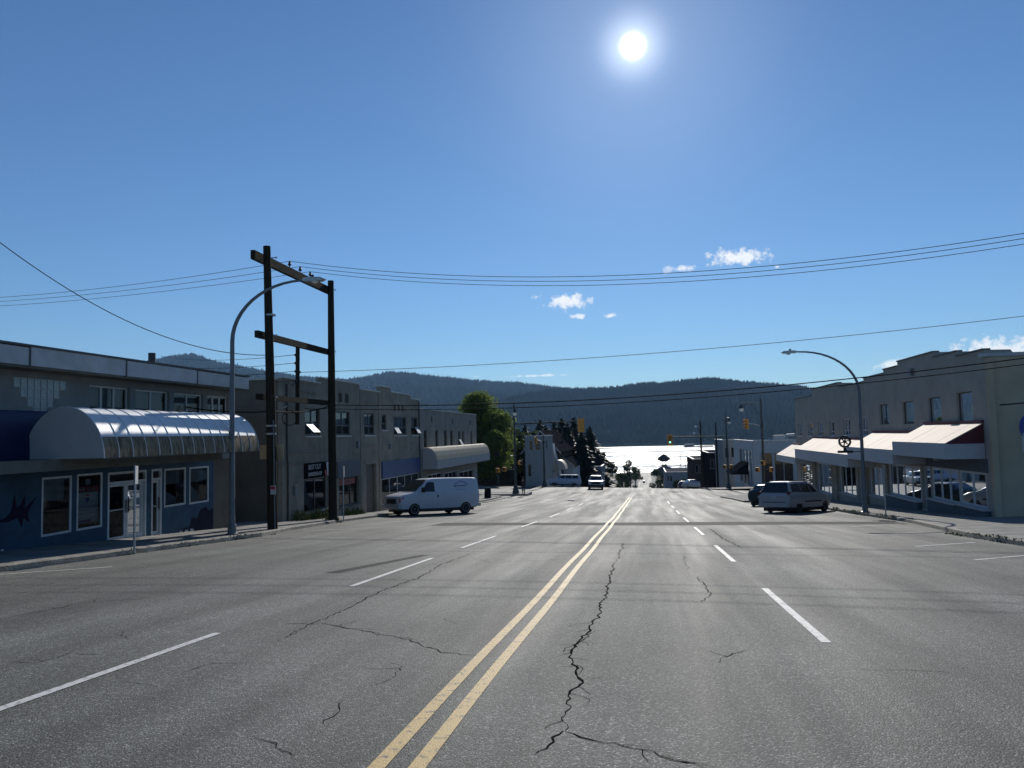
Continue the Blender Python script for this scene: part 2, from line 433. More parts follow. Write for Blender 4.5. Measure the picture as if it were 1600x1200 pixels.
crack([(440, 976), (495, 973)], .02); crack([(288, 1050), (320, 1038), (392, 1035)], .016); crack([(395, 1150), (430, 1163), (460, 1182)], .016)
crack([(505, 1132), (530, 1110), (541, 1094)], .016); crack([(578, 1072), (612, 1060), (630, 1042), (610, 1035)], .012)
crack([(1122, 1036), (1145, 1022), (1166, 1016)], .016); crack([(1090, 900), (1112, 928), (1096, 942)], .022); crack([(1068, 868), (1075, 890)], .02)
crack([(0, 1034), (60, 1036), (108, 1020), (162, 1026)], .016); crack([(1340, 1046), (1400, 1047), (1502, 1053)], .012)
crack([(1110, 826), (1130, 842), (1162, 857)], .05); crack([(975, 848), (962, 878)], .03)
crack([(400, 888), (470, 891), (530, 894)], .02); crack([(0, 968), (130, 942), (252, 934)], .02); crack([(186, 1066), (246, 1072)], .012)
crack([(740, 872), (770, 880), (905, 872)], .014); crack([(735, 940), (770, 936)], .012); crack([(690, 965), (715, 975)], .012); crack([(560, 850), (705, 838)], .02)
crack([(190, 985), (200, 1000)], .014)

# ------------------------------------------------------------------ sidewalks and kerbs
def sidewalk(name, kern, ylist, xin, side, nm):
    top = MB(); kb = MB(); H = .13; kw = .16
    rows = []; k0 = []; k1 = []; k2 = []; k3 = []
    for y in ylist:
        k = lerp(kern, y); xi = xin(y) if callable(xin) else xin
        a = k + side * kw
        rows.append([(a + (xi - a) * i / 4, y, gz(k, y) + H + .016 * abs(a + (xi - a) * i / 4 - k)) for i in range(5)])
        k0.append((k, y, gz(k, y) - .05)); k1.append((k + side * .015, y, gz(k, y) + H - .02)); k2.append((k + side * .035, y, gz(k, y) + H + .004)); k3.append((k + side * kw, y, gz(k, y) + H + .006))
    top.grid(rows)
    o = struct(top.build(nm, M_CONC))
    kb.grid([k0, k1, k2, k3]); kb.build('kerb', M_KERB, o)
    if not callable(xin):
        j = MB()
        for y in np.arange(ylist[0] + 1, ylist[-1] - 1, 1.5):
            k = lerp(kern, y) + side * kw
            j.add([(k, y, gz(k, y) + H + .006), (k, y + .025, gz(k, y) + H + .006), (xin, y + .025, gz(k, y) + H + .005 + .016 * abs(xin - k)), (xin, y, gz(k, y) + H + .005 + .016 * abs(xin - k))], [(0, 1, 2, 3)])
        j.build('joint', M_CRACK, o)
    return o
SWL = sidewalk('l', KL, yy, -17.5, -1, 'sidewalk_left')
SWR = sidewalk('r', KR, yy, 15.2, 1, 'sidewalk_right')
SWL2 = sidewalk('l2', KL2, yf, lambda y: lerp(KL2, y) - 6.0, -1, 'sidewalk_left_beyond')
SWR2 = sidewalk('r2', KR2, yf, lambda y: lerp(KR2, y) + 8.0, 1, 'sidewalk_right_beyond')
def swz(x, y):   # walkable height of the near sidewalks
    if x < 0:
        k = lerp(KL, y) if y < 95 else lerp(KL2, y)
    else:
        k = lerp(KR, y) if y < 95 else lerp(KR2, y)
    return gz(k, y) + .13 + .016 * abs(x - k)

# ------------------------------------------------------------------ water, hills
SEA = -37.0
w = MB(); w.grid([[(x, y, SEA) for x in (-9000, -3000, -1000, 0, 1000, 3000, 9000)] for y in (738, 1000, 1500, 2200, 3000)])
struct(w.build('water', M_WATER))

M_HILL = mat('forest_floor', (.016, .026, .020), .95, spec=0, var=.35, vscale=.004)
M_FIR = mat('far_conifers', (.017, .029, .022), .95, spec=0, var=.7, vscale=.0035)
def azr(px, py, y):
    p = on_y(px, py, y); return p.x, p.z
R1 = [(-900, 560), (-300, 575), (0, 572), (170, 578), (215, 572), (262, 562), (300, 558), (335, 570), (400, 582), (470, 592), (540, 598), (575, 592), (605, 585), (640, 588), (700, 596), (760, 600), (812, 602), (860, 608), (930, 616), (1000, 630), (1200, 650), (1600, 660)]
R2 = [(300, 690), (500, 670), (650, 655), (760, 636), (830, 619), (870, 613), (905, 612), (960, 611), (1000, 605), (1040, 603), (1072, 599), (1110, 596), (1150, 601), (1200, 605), (1245, 609), (1300, 618), (1400, 622), (1600, 630), (1900, 600), (2600, 560)]
def hill(name, R, Yr, Ys, Yb, jitter, seedv):
    pr = sorted([azr(px, py, Yr) for px, py in R])
    x0, x1 = pr[0][0], pr[-1][0]
    n = 150; rows = []
    rg = np.random.default_rng(seedv)
    fr = [(0, 0), (.12, .1), (.3, .34), (.5, .6), (.7, .82), (.87, .96), (1, 1)]
    ph = rg.uniform(0, 6, 12)
    def H(s, t):   # s = lateral at the ridge, t 0..1 shore..ridge
        top = lerp(pr, s); base = SEA - 1
        bumpv = sum(math.sin(s * (.004 + .0031 * k) + ph[k] + t * 3 * (k % 3)) / (k + 2) for k in range(6))
        return base + (top - base) * lerp(fr, t) + jitter * bumpv * math.sin(math.pi * min(1, t)) 
    def P(s, t):
        Y = Ys + (Yr - Ys) * t
        return (s * (Y / Yr), Y, H(s, t))
    for t in np.linspace(0, 1, 16):
        rows.append([P(x0 + (x1 - x0) * i / n, t) for i in range(n + 1)])
    rows.append([((x0 + (x1 - x0) * i / n) * (Yb / Yr), Yb, SEA) for i in range(n + 1)])
    b = MB().grid(rows)
    return struct(b.build(name, M_HILL, smooth=True, angle=80)), P, x0, x1
h1, P1, a1, b1 = hill('hills_beyond', R1, 5000, 2600, 6000, 16, 3)
h2, P2, a2, b2 = hill('hills', R2, 3300, 2108, 4200, 12, 5)
def forest(name, P, sa, sb, n, hmin, hmax, ridge, sd, label):
    rg = np.random.default_rng(sd); V = []; Fc = []
    for i in range(n):
        s = rg.uniform(sa, sb); t = 1 - abs(rg.normal(0, .012)) if i < ridge else rg.uniform(0.02, 1) ** .8
        x, y, z = P(s, t); z -= 2; h = rg.uniform(hmin, hmax) * rg.choice([.6, .8, 1, 1, 1.25]); r = h * rg.uniform(.2, .3); o = len(V)
        a0 = rg.uniform(0, 6)
        for k in range(5):
            a = a0 + k * 2 * math.pi / 5; V.append((x + r * math.cos(a), y + r * math.sin(a), z + h * .1))
        V.append((x, y, z + h))
        for k in range(5): Fc.append((o + k, o + (k + 1) % 5, o + 5))
    b = MB(); b.v = V; b.f = Fc
    o = b.build(name, M_FIR, recalc=False); tag(o, label, 'forest', kind='stuff'); return o
forest('forest', P2, -800, 1000, 20000, 12, 22, 2600, 11, 'dark conifer forest covering the hill across the inlet')
forest('forest', P1, -4000, 300, 20000, 14, 26, 3400, 12, 'conifer forest on the higher hills behind the rooftops')
# a mill shed and log boom out on the water
bt = empty('barge', 'long low dark barge far out on the bright water', 'barge', loc=(0, 0, 0))
c = on_y(1070, 702, 1900); e = on_y(1084, 702, 1900); e2 = on_y(1114, 702, 1900)
MB().box(c.x, e.x, 1893, 1905, SEA, SEA + 7).build('deckhouse', M_BLACK, bt)
MB().box(c.x - 3, e2.x, 1890, 1908, SEA - 1, SEA + 2.4).build('hull', M_BLACK, bt)

# ------------------------------------------------------------------ facades
class Wall:
    """A vertical wall plane: u runs along it, z is up, n points out of it."""
    def __init__(s, o, u, n): s.o = Vector(o); s.u = Vector(u); s.n = Vector(n)
    def p(s, u, z, n=0.0): return s.o + s.u * u + Vector((0, 0, z)) + s.n * n
    def box(s, b, u0, u1, z0, z1, n0, n1):
        P = [s.p(u, z, n) for n in (n0, n1) for z in (z0, z1) for u in (u0, u1)]
        b.add(P, [(0, 1, 3, 2), (4, 6, 7, 5), (0, 4, 5, 1), (2, 3, 7, 6), (0, 2, 6, 4), (1, 5, 7, 3)]); return b
    def quad(s, b, u0, u1, z0, z1, n):
        b.add([s.p(u0, z0, n), s.p(u1, z0, n), s.p(u1, z1, n), s.p(u0, z1, n)], [(0, 1, 2, 3)]); return b
    def poly(s, b, pts, n0, n1):
        b.prism([s.p(u, z, n0) for u, z in pts], s.n * (n1 - n0)); return b
def facade(W, u0, u1, z0, top, holes, m, parent, name='wall', reveal=.22):
    """Wall with real openings. top: height or list of (u_end, z) steps."""
    steps = [(u1, top)] if not isinstance(top, list) else top
    us = {u0, u1}; zs = {z0}
    for e, z in steps: us.add(e); zs.add(z)
    for a, b_, c, d in holes: us |= {a, b_}; zs |= {c, d}
    us = sorted(us); zs = sorted(zs)
    def toph(u):
        for e, z in steps:
            if u < e: return z
        return steps[-1][1]
    def solid(i, j):
        u = (us[i] + us[i + 1]) / 2; z = (zs[j] + zs[j + 1]) / 2
        if z > toph(u): return False
        return not any(a < u < b_ and c < z < d for a, b_, c, d in holes)
    b = MB(); nI, nJ = len(us) - 1, len(zs) - 1
    S = [[solid(i, j) for j in range(nJ)] for i in range(nI)]
    for i in range(nI):
        for j in range(nJ):
            if not S[i][j]: continue
            W.quad(b, us[i], us[i + 1], zs[j], zs[j + 1], 0); W.quad(b, us[i], us[i + 1], zs[j], zs[j + 1], -reveal)
            for (di, dj) in ((1, 0), (-1, 0), (0, 1), (0, -1)):
                a, c = i + di, j + dj
                if 0 <= a < nI and 0 <= c < nJ and S[a][c]: continue
                if di:
                    u = us[i + 1] if di > 0 else us[i]
                    b.add([W.p(u, zs[j], 0), W.p(u, zs[j + 1], 0), W.p(u, zs[j + 1], -reveal), W.p(u, zs[j], -reveal)], [(0, 1, 2, 3)])
                else:
                    z = zs[j + 1] if dj > 0 else zs[j]
                    b.add([W.p(us[i], z, 0), W.p(us[i + 1], z, 0), W.p(us[i + 1], z, -reveal), W.p(us[i], z, -reveal)], [(0, 1, 2, 3)])
    return b.build(name, m, parent, recalc=False)
def window(W, u0, u1, z0, z1, parent, cols=1, rows=(), fm=None, gm=None, t=.06, dep=-.10, name='window', blind=None, sill=True, sillm=None):
    fm = fm or M_WFRAME; gm = gm or M_GLASS
    b = MB()
    W.box(b, u0, u0 + t, z0, z1, dep - .05, dep); W.box(b, u1 - t, u1, z0, z1, dep - .05, dep)
    W.box(b, u0 + t, u1 - t, z0, z0 + t, dep - .05, dep); W.box(b, u0 + t, u1 - t, z1 - t, z1, dep - .05, dep)
    cu = [u0 + t + (u1 - u0 - 2 * t) * i / cols for i in range(cols + 1)]
    zr = [z0 + t] + [z0 + (z1 - z0) * r for r in rows] + [z1 - t]
    h = t * .55
    for c in cu[1:-1]: W.box(b, c - h, c + h, z0 + t, z1 - t, dep - .04, dep + .002)
    for r in zr[1:-1]: W.box(b, u0 + t, u1 - t, r - h * .8, r + h * .8, dep - .045, dep - .003)
    f = b.build(name, fm, parent)
    for i in range(cols):
        for j in range(len(zr) - 1):
            pb = MB(); W.quad(pb, cu[i] + (h if i else 0), cu[i + 1] - (h if i < cols - 1 else 0), zr[j] + (h if j else 0), zr[j + 1] - (h if j < len(zr) - 2 else 0), dep - .03)
            pb.build('pane', gm, f, recalc=False)
    if blind:
        bz, bmname = blind
        bb = MB(); W.box(bb, u0 + t, u1 - t, z1 - (z1 - z0) * bz, z1 - t, dep - .2, dep - .19); bb.build('blind', bmname, f)
    if sill:
        sb = MB(); W.box(sb, u0 - .06, u1 + .06, z0 - .07, z0 - .002, -.12, .06); sb.build('sill', sillm or fm, f)
    return f
def shell(x0, x1, y0, y1, z0, z1, m, parent, faces='', name='shell_wall', roofm=None):
    """Remaining walls and flat roof of a building: letters n,s,e,w (north = +y) say which walls."""
    b = MB()
    if 's' in faces: b.box(x0, x1, y0, y0 + .2, z0, z1)
    if 'n' in faces: b.box(x0, x1, y1 - .2, y1, z0, z1)
    if 'w' in faces: b.box(x0, x0 + .2, y0 + .2, y1 - .2, z0, z1)
    if 'e' in faces: b.box(x1 - .2, x1, y0 + .2, y1 - .2, z0, z1)
    o = b.build(name, m, parent)
    r = MB().box(x0 + .01, x1 - .01, y0 + .01, y1 - .01, z1 - .45, z1 - .3); r.build('roof', roofm or M_ROOF, parent)
    return o

M_ROOF = mat('roof_felt', (.10, .10, .10), .9, spec=0, var=.2)
M_B1 = mat('grey_stucco', (.23, .245, .245), .9, spec=0, var=.14, vscale=1.2, bump=.3, bscale=60)
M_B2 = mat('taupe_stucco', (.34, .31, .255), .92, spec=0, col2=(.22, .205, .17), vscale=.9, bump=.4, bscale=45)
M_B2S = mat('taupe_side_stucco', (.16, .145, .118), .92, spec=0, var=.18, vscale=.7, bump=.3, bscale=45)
M_B3 = mat('grey_green_stucco', (.27, .265, .24), .92, spec=0, var=.16, vscale=1.0, bump=.3, bscale=45)
M_RB = mat('putty_stucco', (.37, .345, .30), .92, spec=0, var=.10, vscale=.8, bump=.3, bscale=55)
M_RBS = mat('beige_stucco', (.46, .39, .28), .92, spec=0, var=.10, vscale=.8, bump=.3, bscale=55)
M_COP = mat('pale_coping', (.55, .54, .50), .6, var=.2, vscale=3)
M_FASC = mat('white_metal_panel', (.50, .52, .54), .45, col2=(.38, .39, .39), vscale=1.5, spec=.4)
M_SILV = mat('silver_canopy_sheet', (.70, .71, .72), .55, metal=.15, var=.1, vscale=2)
M_DIRTY = mat('lichened_canopy_skirt', (.34, .28, .20), .9, spec=.1, col2=(.09, .07, .048), vscale=4, stretch=(1, 2.2, .5), bump=.3)
M_BLUEAWN = mat('blue_awning', (.004, .007, .065), .5, var=.1)
M_CAP = mat('pale_canopy_end', (.44, .43, .42), .8, spec=0, var=.06, vscale=2)
M_DECK = mat('grey_soffit_board', (.15, .155, .14), .8, spec=0, var=.15, vscale=2)
M_CREAM = mat('cream_canopy', (.56, .48, .34), .6, col2=(.44, .34, .20), vscale=3, stretch=(1, 3, .6))
M_PEACH = mat('pale_canopy_sheet', (.60, .49, .40), .7, spec=.2, var=.07, vscale=1.2, stretch=(1, 3, 1))
M_CANWH = mat('white_canopy_fascia', (.42, .43, .44), .55, var=.06)
M_BURG = mat('burgundy_panel', (.10, .012, .018), .6)
M_BLUEF = mat('blue_sign_band', (.018, .045, .16), .5, var=.1)
M_BLUED = mat('slate_blue_band', (.02, .038, .07), .5, var=.12)
M_SIGNBK = mat('sign_black', (.012, .014, .018), .4, spec=0)
M_SIGNWH = mat('sign_white', (.5, .51, .51), .5)
M_SIGNRD = mat('sign_red', (.42, .03, .04), .5)
M_SIGNBL = mat('sign_blue', (.03, .06, .25), .5)
M_BLIND = mat('pale_blind', (.36, .38, .40), .8, var=.1)
M_CURT = mat('net_curtain', (.60, .66, .72), .85, var=.12, vscale=6, stretch=(4, 4, .3))
M_GBLOCK = mat('glass_block', (.24, .28, .31), .15, spec=.6, var=.15)
M_STEP = mat('shop_floor', (.06, .055, .05), .7)
M_GOODS = mat('shop_goods', (.22, .20, .18), .8, col2=(.03, .03, .04), vscale=3)

# --- mural material: painted underwater scene in blues with dark kelp and rocks low on the wall
def mural():
    m = bpy.data.materials.new('painted_mural'); m.use_nodes = True
    n, l = m.node_tree.nodes, m.node_tree.links; p = n['Principled BSDF']; p.inputs['Roughness'].default_value = .75
    t = n.new('ShaderNodeTexCoord')
    a = n.new('ShaderNodeTexNoise'); a.inputs['Scale'].default_value = 1.3; a.inputs['Detail'].default_value = 8; a.inputs['Roughness'].default_value = .7; l.new(t.outputs['Object'], a.inputs['Vector'])
    r = n.new('ShaderNodeValToRGB'); l.new(a.outputs['Fac'], r.inputs[0]); e = r.color_ramp.elements
    e[0].position = .34; e[0].color = (.014, .045, .085, 1); e[1].position = .62; e[1].color = (.026, .078, .135, 1)
    x = e.new(.72); x.color = (.07, .13, .20, 1)
    l.new(r.outputs[0], p.inputs['Base Color']); MATS['mural'] = m
    return m
M_MURAL = mural()
M_ROCK = mat('painted_rocks', (.02, .025, .04), .8, spec=.1, col2=(.012, .014, .03), vscale=4)
M_FISH = mat('painted_fish', (.03, .014, .03), .8, spec=.1, col2=(.012, .015, .04), vscale=5)

# ================= corner shop with silver barrel canopy (left)
WL = Wall((-15.8, 0, 0), (0, 1, 0), (1, 0, 0))
b1 = empty('corner_shop', 'grey two storey shop with mural, silver barrel canopy and glass block window', 'shop building', loc=(0, 0, 0))
wins1 = [(19.88, 21.67, 2.56, 3.39, 3), (21.94, 23.71, 2.56, 3.38, 2), (23.97, 25.75, 2.56, 3.37, 2), (26.02, 27.5, 2.56, 3.37, 3)]
low1 = [(18.15, 19.24, -.77, .80), (19.44, 20.48, -.77, .82), (20.69, 22.5, -1.32, .80), (22.76, 23.3, -1.38, .80), (23.46, 24.68, -.5, .78), (24.9, 26.12, -.53, .77)]
facade(WL, 8, 27.7, 1.0, 3.75, [w_[:4] for w_ in wins1], M_B1, b1, 'upper_wall')
facade(WL, 8, 26.45, -2.6, .995, low1, M_MURAL, b1, 'mural_wall')
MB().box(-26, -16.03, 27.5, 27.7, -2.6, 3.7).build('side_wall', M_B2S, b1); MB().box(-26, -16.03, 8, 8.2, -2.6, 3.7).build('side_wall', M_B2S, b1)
MB().box(-26, -15.85, 8, 27.72, 3.76, 3.9).build('roof', M_ROOF, b1)
MB().box(-25.8, -16.05, 8.3, 27.4, .75, .95).build('upper_floor', M_STEP, b1)
b = MB().box(-16.03, -15.83, 26.46, 27.7, -2.6, .99); b.build('end_pier', M_B2S, b1)
# fascia panels
for i, (ua, ub) in enumerate(((8, 11.4), (11.42, 14.6), (14.62, 16.85), (16.87, 20.5), (20.52, 24.2), (24.22, 27.72))):
    b = MB(); b.box(-15.14 - .006 * (i % 2), -15.08, ua, ub, 3.66, 4.13 - .012 * (i % 3)); b.build('fascia_panel', M_FASC, b1)
MB().box(-16.2, -15.05, 8, 27.78, 4.135, 4.19).build('roof_edge', M_DFRAME, b1)
MB().box(-15.84, -15.12, 8, 27.72, 3.60, 3.655).build('soffit', M_DECK, b1)
MB().box(-15.8, -15.14, 27.66, 27.72, 3.66, 4.13).build('fascia_panel', M_FASC, b1)
for ua in (11.41, 14.61, 16.86, 20.51, 24.21):
    MB().box(-15.12, -15.068, ua - .03, ua + .03, 3.64, 4.13).build('fascia_joint', M_DFRAME, b1)
# upper windows: dark glass, some bays with dark open sashes
for i, (ua, ub, za, zb, n_) in enumerate(wins1):
    f = window(WL, ua, ub, za, zb, b1, cols=n_, fm=M_WFRAME, t=.055, blind=(.95 if i in (0, 1) else .45, M_BLIND), sill=False)
# glass block window, stepped like an inverted pyramid
ux, zx, cw, ch = 17.12, 3.42, .225, .25
GB = bpy.data.objects.new('glass_block_window', None); COL.objects.link(GB); GB.parent = b1
cells = [(c, r) for r in range(4) for c in range(8) if r <= c <= 7 - r]
blk = None
for c, r in cells:
    if blk is None:
        q = MB(); q.box(-.02, .02, .012, cw - .012, -ch + .01, -.01); blk = q.build('glass_block', M_GBLOCK, GB); blk.location = (-15.79, ux + c * cw, zx - r * ch)
    else:
        o = blk.copy(); COL.objects.link(o); o.location = (-15.79, ux + c * cw, zx - r * ch)
fr = MB()
for c, r in cells:
    WL.box(fr, ux + c * cw, ux + (c + 1) * cw, zx - (r + 1) * ch, zx - r * ch, .001, .008)
fr.build('mortar_grid', M_WFRAME, GB)
# lower windows and doors
for (ua, ub, za, zb), nm in zip(low1, ('a', 'sale', 'door', 'door1', 'c', 'd')):
    if 'door' in nm:
        n_ = 2 if nm == 'door' else 1
        fb = MB(); t = .07
        WL.box(fb, ua, ua + t, za, zb, -.16, .02); WL.box(fb, ub - t, ub, za, zb, -.16, .02); WL.box(fb, ua + t, ub - t, zb - .07, zb, -.16, .02); WL.box(fb, ua + t, ub - t, zb - .36, zb - .29, -.16, .02)
        d = fb.build('door_frame', M_WFRAME, b1)
        tb = MB(); WL.quad(tb, ua + t, ub - t, zb - .29, zb - .07, -.06); tb.build('transom_pane', M_DGLASS, d)
        wd = (ub - ua - 2 * t) / n_
        for k in range(n_):
            a = ua + t + k * wd + .01; e = a + wd - .02; top = zb - .37; s = .075
            db = MB(); WL.box(db, a, a + s, za + .02, top, -.12, -.04); WL.box(db, e - s, e, za + .02, top, -.12, -.04); WL.box(db, a + s, e - s, top - s, top, -.12, -.04); WL.box(db, a + s, e - s, za + .02, za + .16, -.12, -.04)
            dl = db.build('door', M_WFRAME, b1)
            gb_ = MB(); WL.quad(gb_, a + s, e - s, za + .16, top - s, -.08); gb_.build('pane', M_GLASS, dl)
            hb = MB(); WL.box(hb, a + s, e - s, za + .95, za + .99, -.07, -.03); hx = (e - .045 if (k == 0 and n_ == 2) else a + .045) if n_ == 2 else e - .045
            hb.build('push_bar', M_GALV, dl)
            h2_ = MB(); h2_.tube([WL.p(hx, za + .85, .0), WL.p(hx, za + 1.25, .0)], .018); h2_.build('handle', M_BLACK, dl)
    else:
        f = window(WL, ua, ub, za, zb, b1, fm=M_WFRAME, t=.06, dep=.0, sill=False, blind=(.42, M_BLIND) if nm in 'acd' else None)
        if nm in 'cd':
            q = MB(); WL.poly(q, [(ua + .1, za + .06), (ub - .1, za + .06), (ub - .1, za + .25), (ua + .1, za + .7 if nm == 'c' else za + .95)], -.32, -.3); q.build('display_board', M_BLIND, f)
# for-sale poster behind the second window
pz = empty('window_poster', 'white and red FOR SALE poster with balloon emblem behind shop window', 'poster')
b = MB(); WL.box(b, 19.53, 20.38, -.12, .28, -.075, -.065); b.build('white_panel', M_SIGNWH, pz)
b = MB(); WL.box(b, 19.53, 20.38, .285, .46, -.075, -.065); b.build('red_panel', M_SIGNRD, pz)
b = MB(); WL.box(b, 19.53, 20.38, -.6, -.125, -.078, -.068); b.build('grey_panel', M_BLIND, pz)
b = MB(); WL.box(b, 19.86, 20.06, .5, .66, -.075, -.065); b.build('notice', M_SIGNWH, pz)
text_part('FOR SALE', M_SIGNWH, pz, WL.p(19.57, .325, -.06), (0, 1, 0), .155)
b = MB(); cx, cz, r_ = 19.93, .13, .1
b.prism([WL.p(cx + r_ * math.cos(a), cz + r_ * math.sin(a), -.062) for a in np.linspace(math.radians(20), math.radians(160), 12)], (.006, 0, 0)); b.build('emblem_top', M_SIGNRD, pz)
b = MB(); b.prism([WL.p(cx - .1, cz, -.062), WL.p(cx - .06, cz - .08, -.062), WL.p(cx, cz - .16, -.062), WL.p(cx + .06, cz - .08, -.062), WL.p(cx + .1, cz, -.062)], (.006, 0, 0)); b.build('emblem_base', M_SIGNBL, pz)
for k, (za, zb) in enumerate(((-.3, -.22), (-.42, -.35), (-.57, -.5))):
    b = MB(); WL.box(b, 19.56, 20.3 - .1 * k, za, zb, -.066, -.062); b.build('text_bar', M_SIGNBL if k == 2 else M_SIGNWH, pz)
# painted creatures and rocks on the mural (flat paint, slightly proud)
def blob(cx, cz, pts, m, nm):
    q = MB(); WL.poly(q, [(cx + a, cz + c_) for a, c_ in pts], .003, .006); return q.build(nm, m, b1)
blob(17.45, -.05, [(-.9, -.15), (-.5, -.1), (-.3, .05), (-.2, .5), (-.12, .12), (0, .2), (.15, .45), (.13, .1), (.5, .35), (.24, -.02), (.3, -.3), (.1, -.14), (.05, -.4), (-.08, -.12), (-.4, -.2)], M_FISH, 'painted_fish')
blob(25.5, -1.75, [(-1.7, -.2), (-1.5, .15), (-1.1, .2), (-.9, .45), (-.6, .42), (-.45, .75), (-.1, .7), (.1, 1.0), (.45, 1.05), (.6, .9), (.9, .95), (.92, -.2)], M_ROCK, 'painted_rocks')
blob(18.2, -1.2, [(-2, -.4), (-1.9, .05), (-1.5, .12), (-1.2, .04), (-.8, .1), (-.2, .05), (.2, .12), (.9, -.02), (1.6, .05), (2.3, -.05), (2.3, -.4)], M_ROCK, 'painted_rocks')
q = MB()
for k in range(7):
    a = 16.75 + random.uniform(-.3, .35); z = -1.0 + random.uniform(-.2, .25); WL.poly(q, [(a, z), (a + .09, z + .03), (a + .06, z + .1), (a - .02, z + .08)], .007, .01)
for k in range(3): WL.poly(q, [(24.3 + k * .32, -1.45), (24.36 + k * .32, -1.36), (24.45 + k * .32, -1.44), (24.5 + k * .32, -1.36), (24.52 + k * .32, -1.5)], .007, .01)
q.build('painted_shells', M_SIGNWH, b1)
# shop interior
MB().box(-25.7, -16.1, 8.3, 27.3, -1.75, -1.65).build('shop_floor', M_STEP, b1)
MB().box(-20.2, -20.0, 8.4, 27.2, -1.6, .7).build('partition', M_GOODS, b1)
# barrel canopy: half-ellipse section between wall and outer edge
CY0, CY1, CX0, CX1, CZ, CH = 17.55, 25.55, -15.78, -13.5, 1.30, 1.33
def arch(a): return ((CX0 + CX1) / 2 + (CX1 - CX0) / 2 * math.cos(a), CZ + CH * math.sin(a))
npan = 14
for k in range(npan):
    y0 = CY0 + .02 + (CY1 - CY0 - .04) * k / npan; y1 = CY0 + .02 + (CY1 - CY0 - .04) * (k + 1) / npan - .012
    b = MB(); aa = np.linspace(math.radians(24), math.radians(100), 11)
    b.grid([[(arch(a)[0], y, arch(a)[1]) for a in aa] for y in (y0, y1)]); b.build('canopy_panel', M_SILV, b1, smooth=True, angle=60)
    b = MB(); aa = np.linspace(0, math.radians(24), 5)
    b.grid([[(arch(a)[0] + .004, y, arch(a)[1]) for a in aa] for y in (y0, y1)]); b.build('canopy_skirt', M_DIRTY, b1, smooth=True, angle=60)
for k in range(npan + 1):
    y = CY0 + .005 + (CY1 - CY0 - .04) * k / npan
    b = MB(); aa = np.linspace(0, math.radians(100), 16); b.tube([(arch(a)[0], y, arch(a)[1]) for a in aa], .015, 6); b.build('canopy_rib', M_SILV, b1, smooth=True)
aa = np.linspace(0, math.pi, 28)
b = MB(); b.prism([(arch(a)[0], CY0 - .03, arch(a)[1]) for a in aa], (0, .03, 0)); b.build('canopy_end', M_CAP, b1)
aa = np.linspace(0, math.radians(100), 18)
b = MB(); b.prism([(arch(a)[0], CY1 - .06, arch(a)[1]) for a in aa] + [(-15.78, CY1 - .06, CZ + CH), (-15.78, CY1 - .06, CZ)], (0, .03, 0)); b.build('canopy_end', M_CAP, b1)
aa = np.linspace(math.radians(95), math.pi, 10)
b = MB(); b.grid([[(arch(a)[0] * .5 - 7.89, y, CZ + (CH - .06) * math.sin(a)) for a in aa] for y in (10, 14, CY0, 20.5)])
b.v = [(-15.78 + .16 * math.sin(math.acos(max(-1, min(1, (z - CZ) / (CH - .06)))) ) if True else x, y, z) for x, y, z in b.v]
b.build('blue_awning', M_BLUEAWN, b1, smooth=True)
b = MB().box(-15.78, -14.75, 10, CY1 - .3, 1.0, 1.295); b.box(-14.75, -13.52, CY0, CY1 - .08, 1.27, 1.298); b.build('canopy_deck', M_DECK, b1)
b = MB().tube([(-16.6, 23.9, 3.8), (-16.6, 23.9, 4.75)], .12, 10); b.build('vent_pipe', M_DFRAME, b1)

# ================= barber shop building (stepped parapet)
W2 = Wall((-16.0, 0, 0), (0, 1, 0), (1, 0, 0))
b2 = empty('barber_shop', 'long taupe stucco two storey building with stepped parapet and barber shop sign', 'shop building')
up2 = [(34.75, 36.5, 1.83, 3.18, 2), (38.52, 40.52, 1.83, 3.14, 2), (42.7, 44.43, 1.83, 3.14, 2), (45.72, 46.68, 2.14, 3.1, 1), (48.06, 50.82, 1.81, 3.04, 3), (51.9, 53.55, 1.8, 3.06, 2)]
low2 = [(34.6, 37.25, -1.85, -.25), (37.3, 38.4, -2.4, -.25), (38.9, 41.85, -2.0, -.45), (42.95, 44.7, -2.72, .12), (45.65, 53.7, -2.55, -.88)]
steps2 = [(36.55, 4.46), (42.0, 4.74), (45.42, 4.46), (47.5, 4.84), (51.85, 4.58), (54.0, 4.32)]
vents2 = [(38.9, 39.45, 3.62, 4.1), (39.8, 40.35, 3.62, 4.1), (48.1, 48.6, 3.42, 3.85), (48.95, 49.45, 3.42, 3.85), (49.8, 50.3, 3.42, 3.85)]
facade(W2, 32.4, 54.0, -4.5, steps2, [w_[:4] for w_ in up2] + low2 + vents2, M_B2, b2)
pu = 32.4
for e, z in steps2:
    MB().box(-16.28, -15.94, pu + (.0), e - .004, z + .002, z + .06).build('coping', M_COP, b2); pu = e
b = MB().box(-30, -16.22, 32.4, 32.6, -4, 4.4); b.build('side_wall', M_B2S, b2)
MB().box(-30, -16.23, 53.8, 54.0, -5, 4.2).build('side_wall', M_B3, b2)
MB().box(-30.2, -16.2, 32.38, 32.64, 4.405, 4.46).build('coping', M_COP, b2)
MB().box(-30, -16.23, 32.6, 53.8, 3.9, 4.0).build('roof', M_ROOF, b2)
MB().box(-29.8, -16.25, 32.7, 53.7, .7, .85).build('upper_floor', M_STEP, b2)
MB().box(-20, -19.9, 32.7, 53.7, .86, 3.8).build('partition', M_STEP, b2)
MB().box(-21, -20.9, 32.7, 53.7, -3.6, .7).build('partition', M_GOODS, b2)
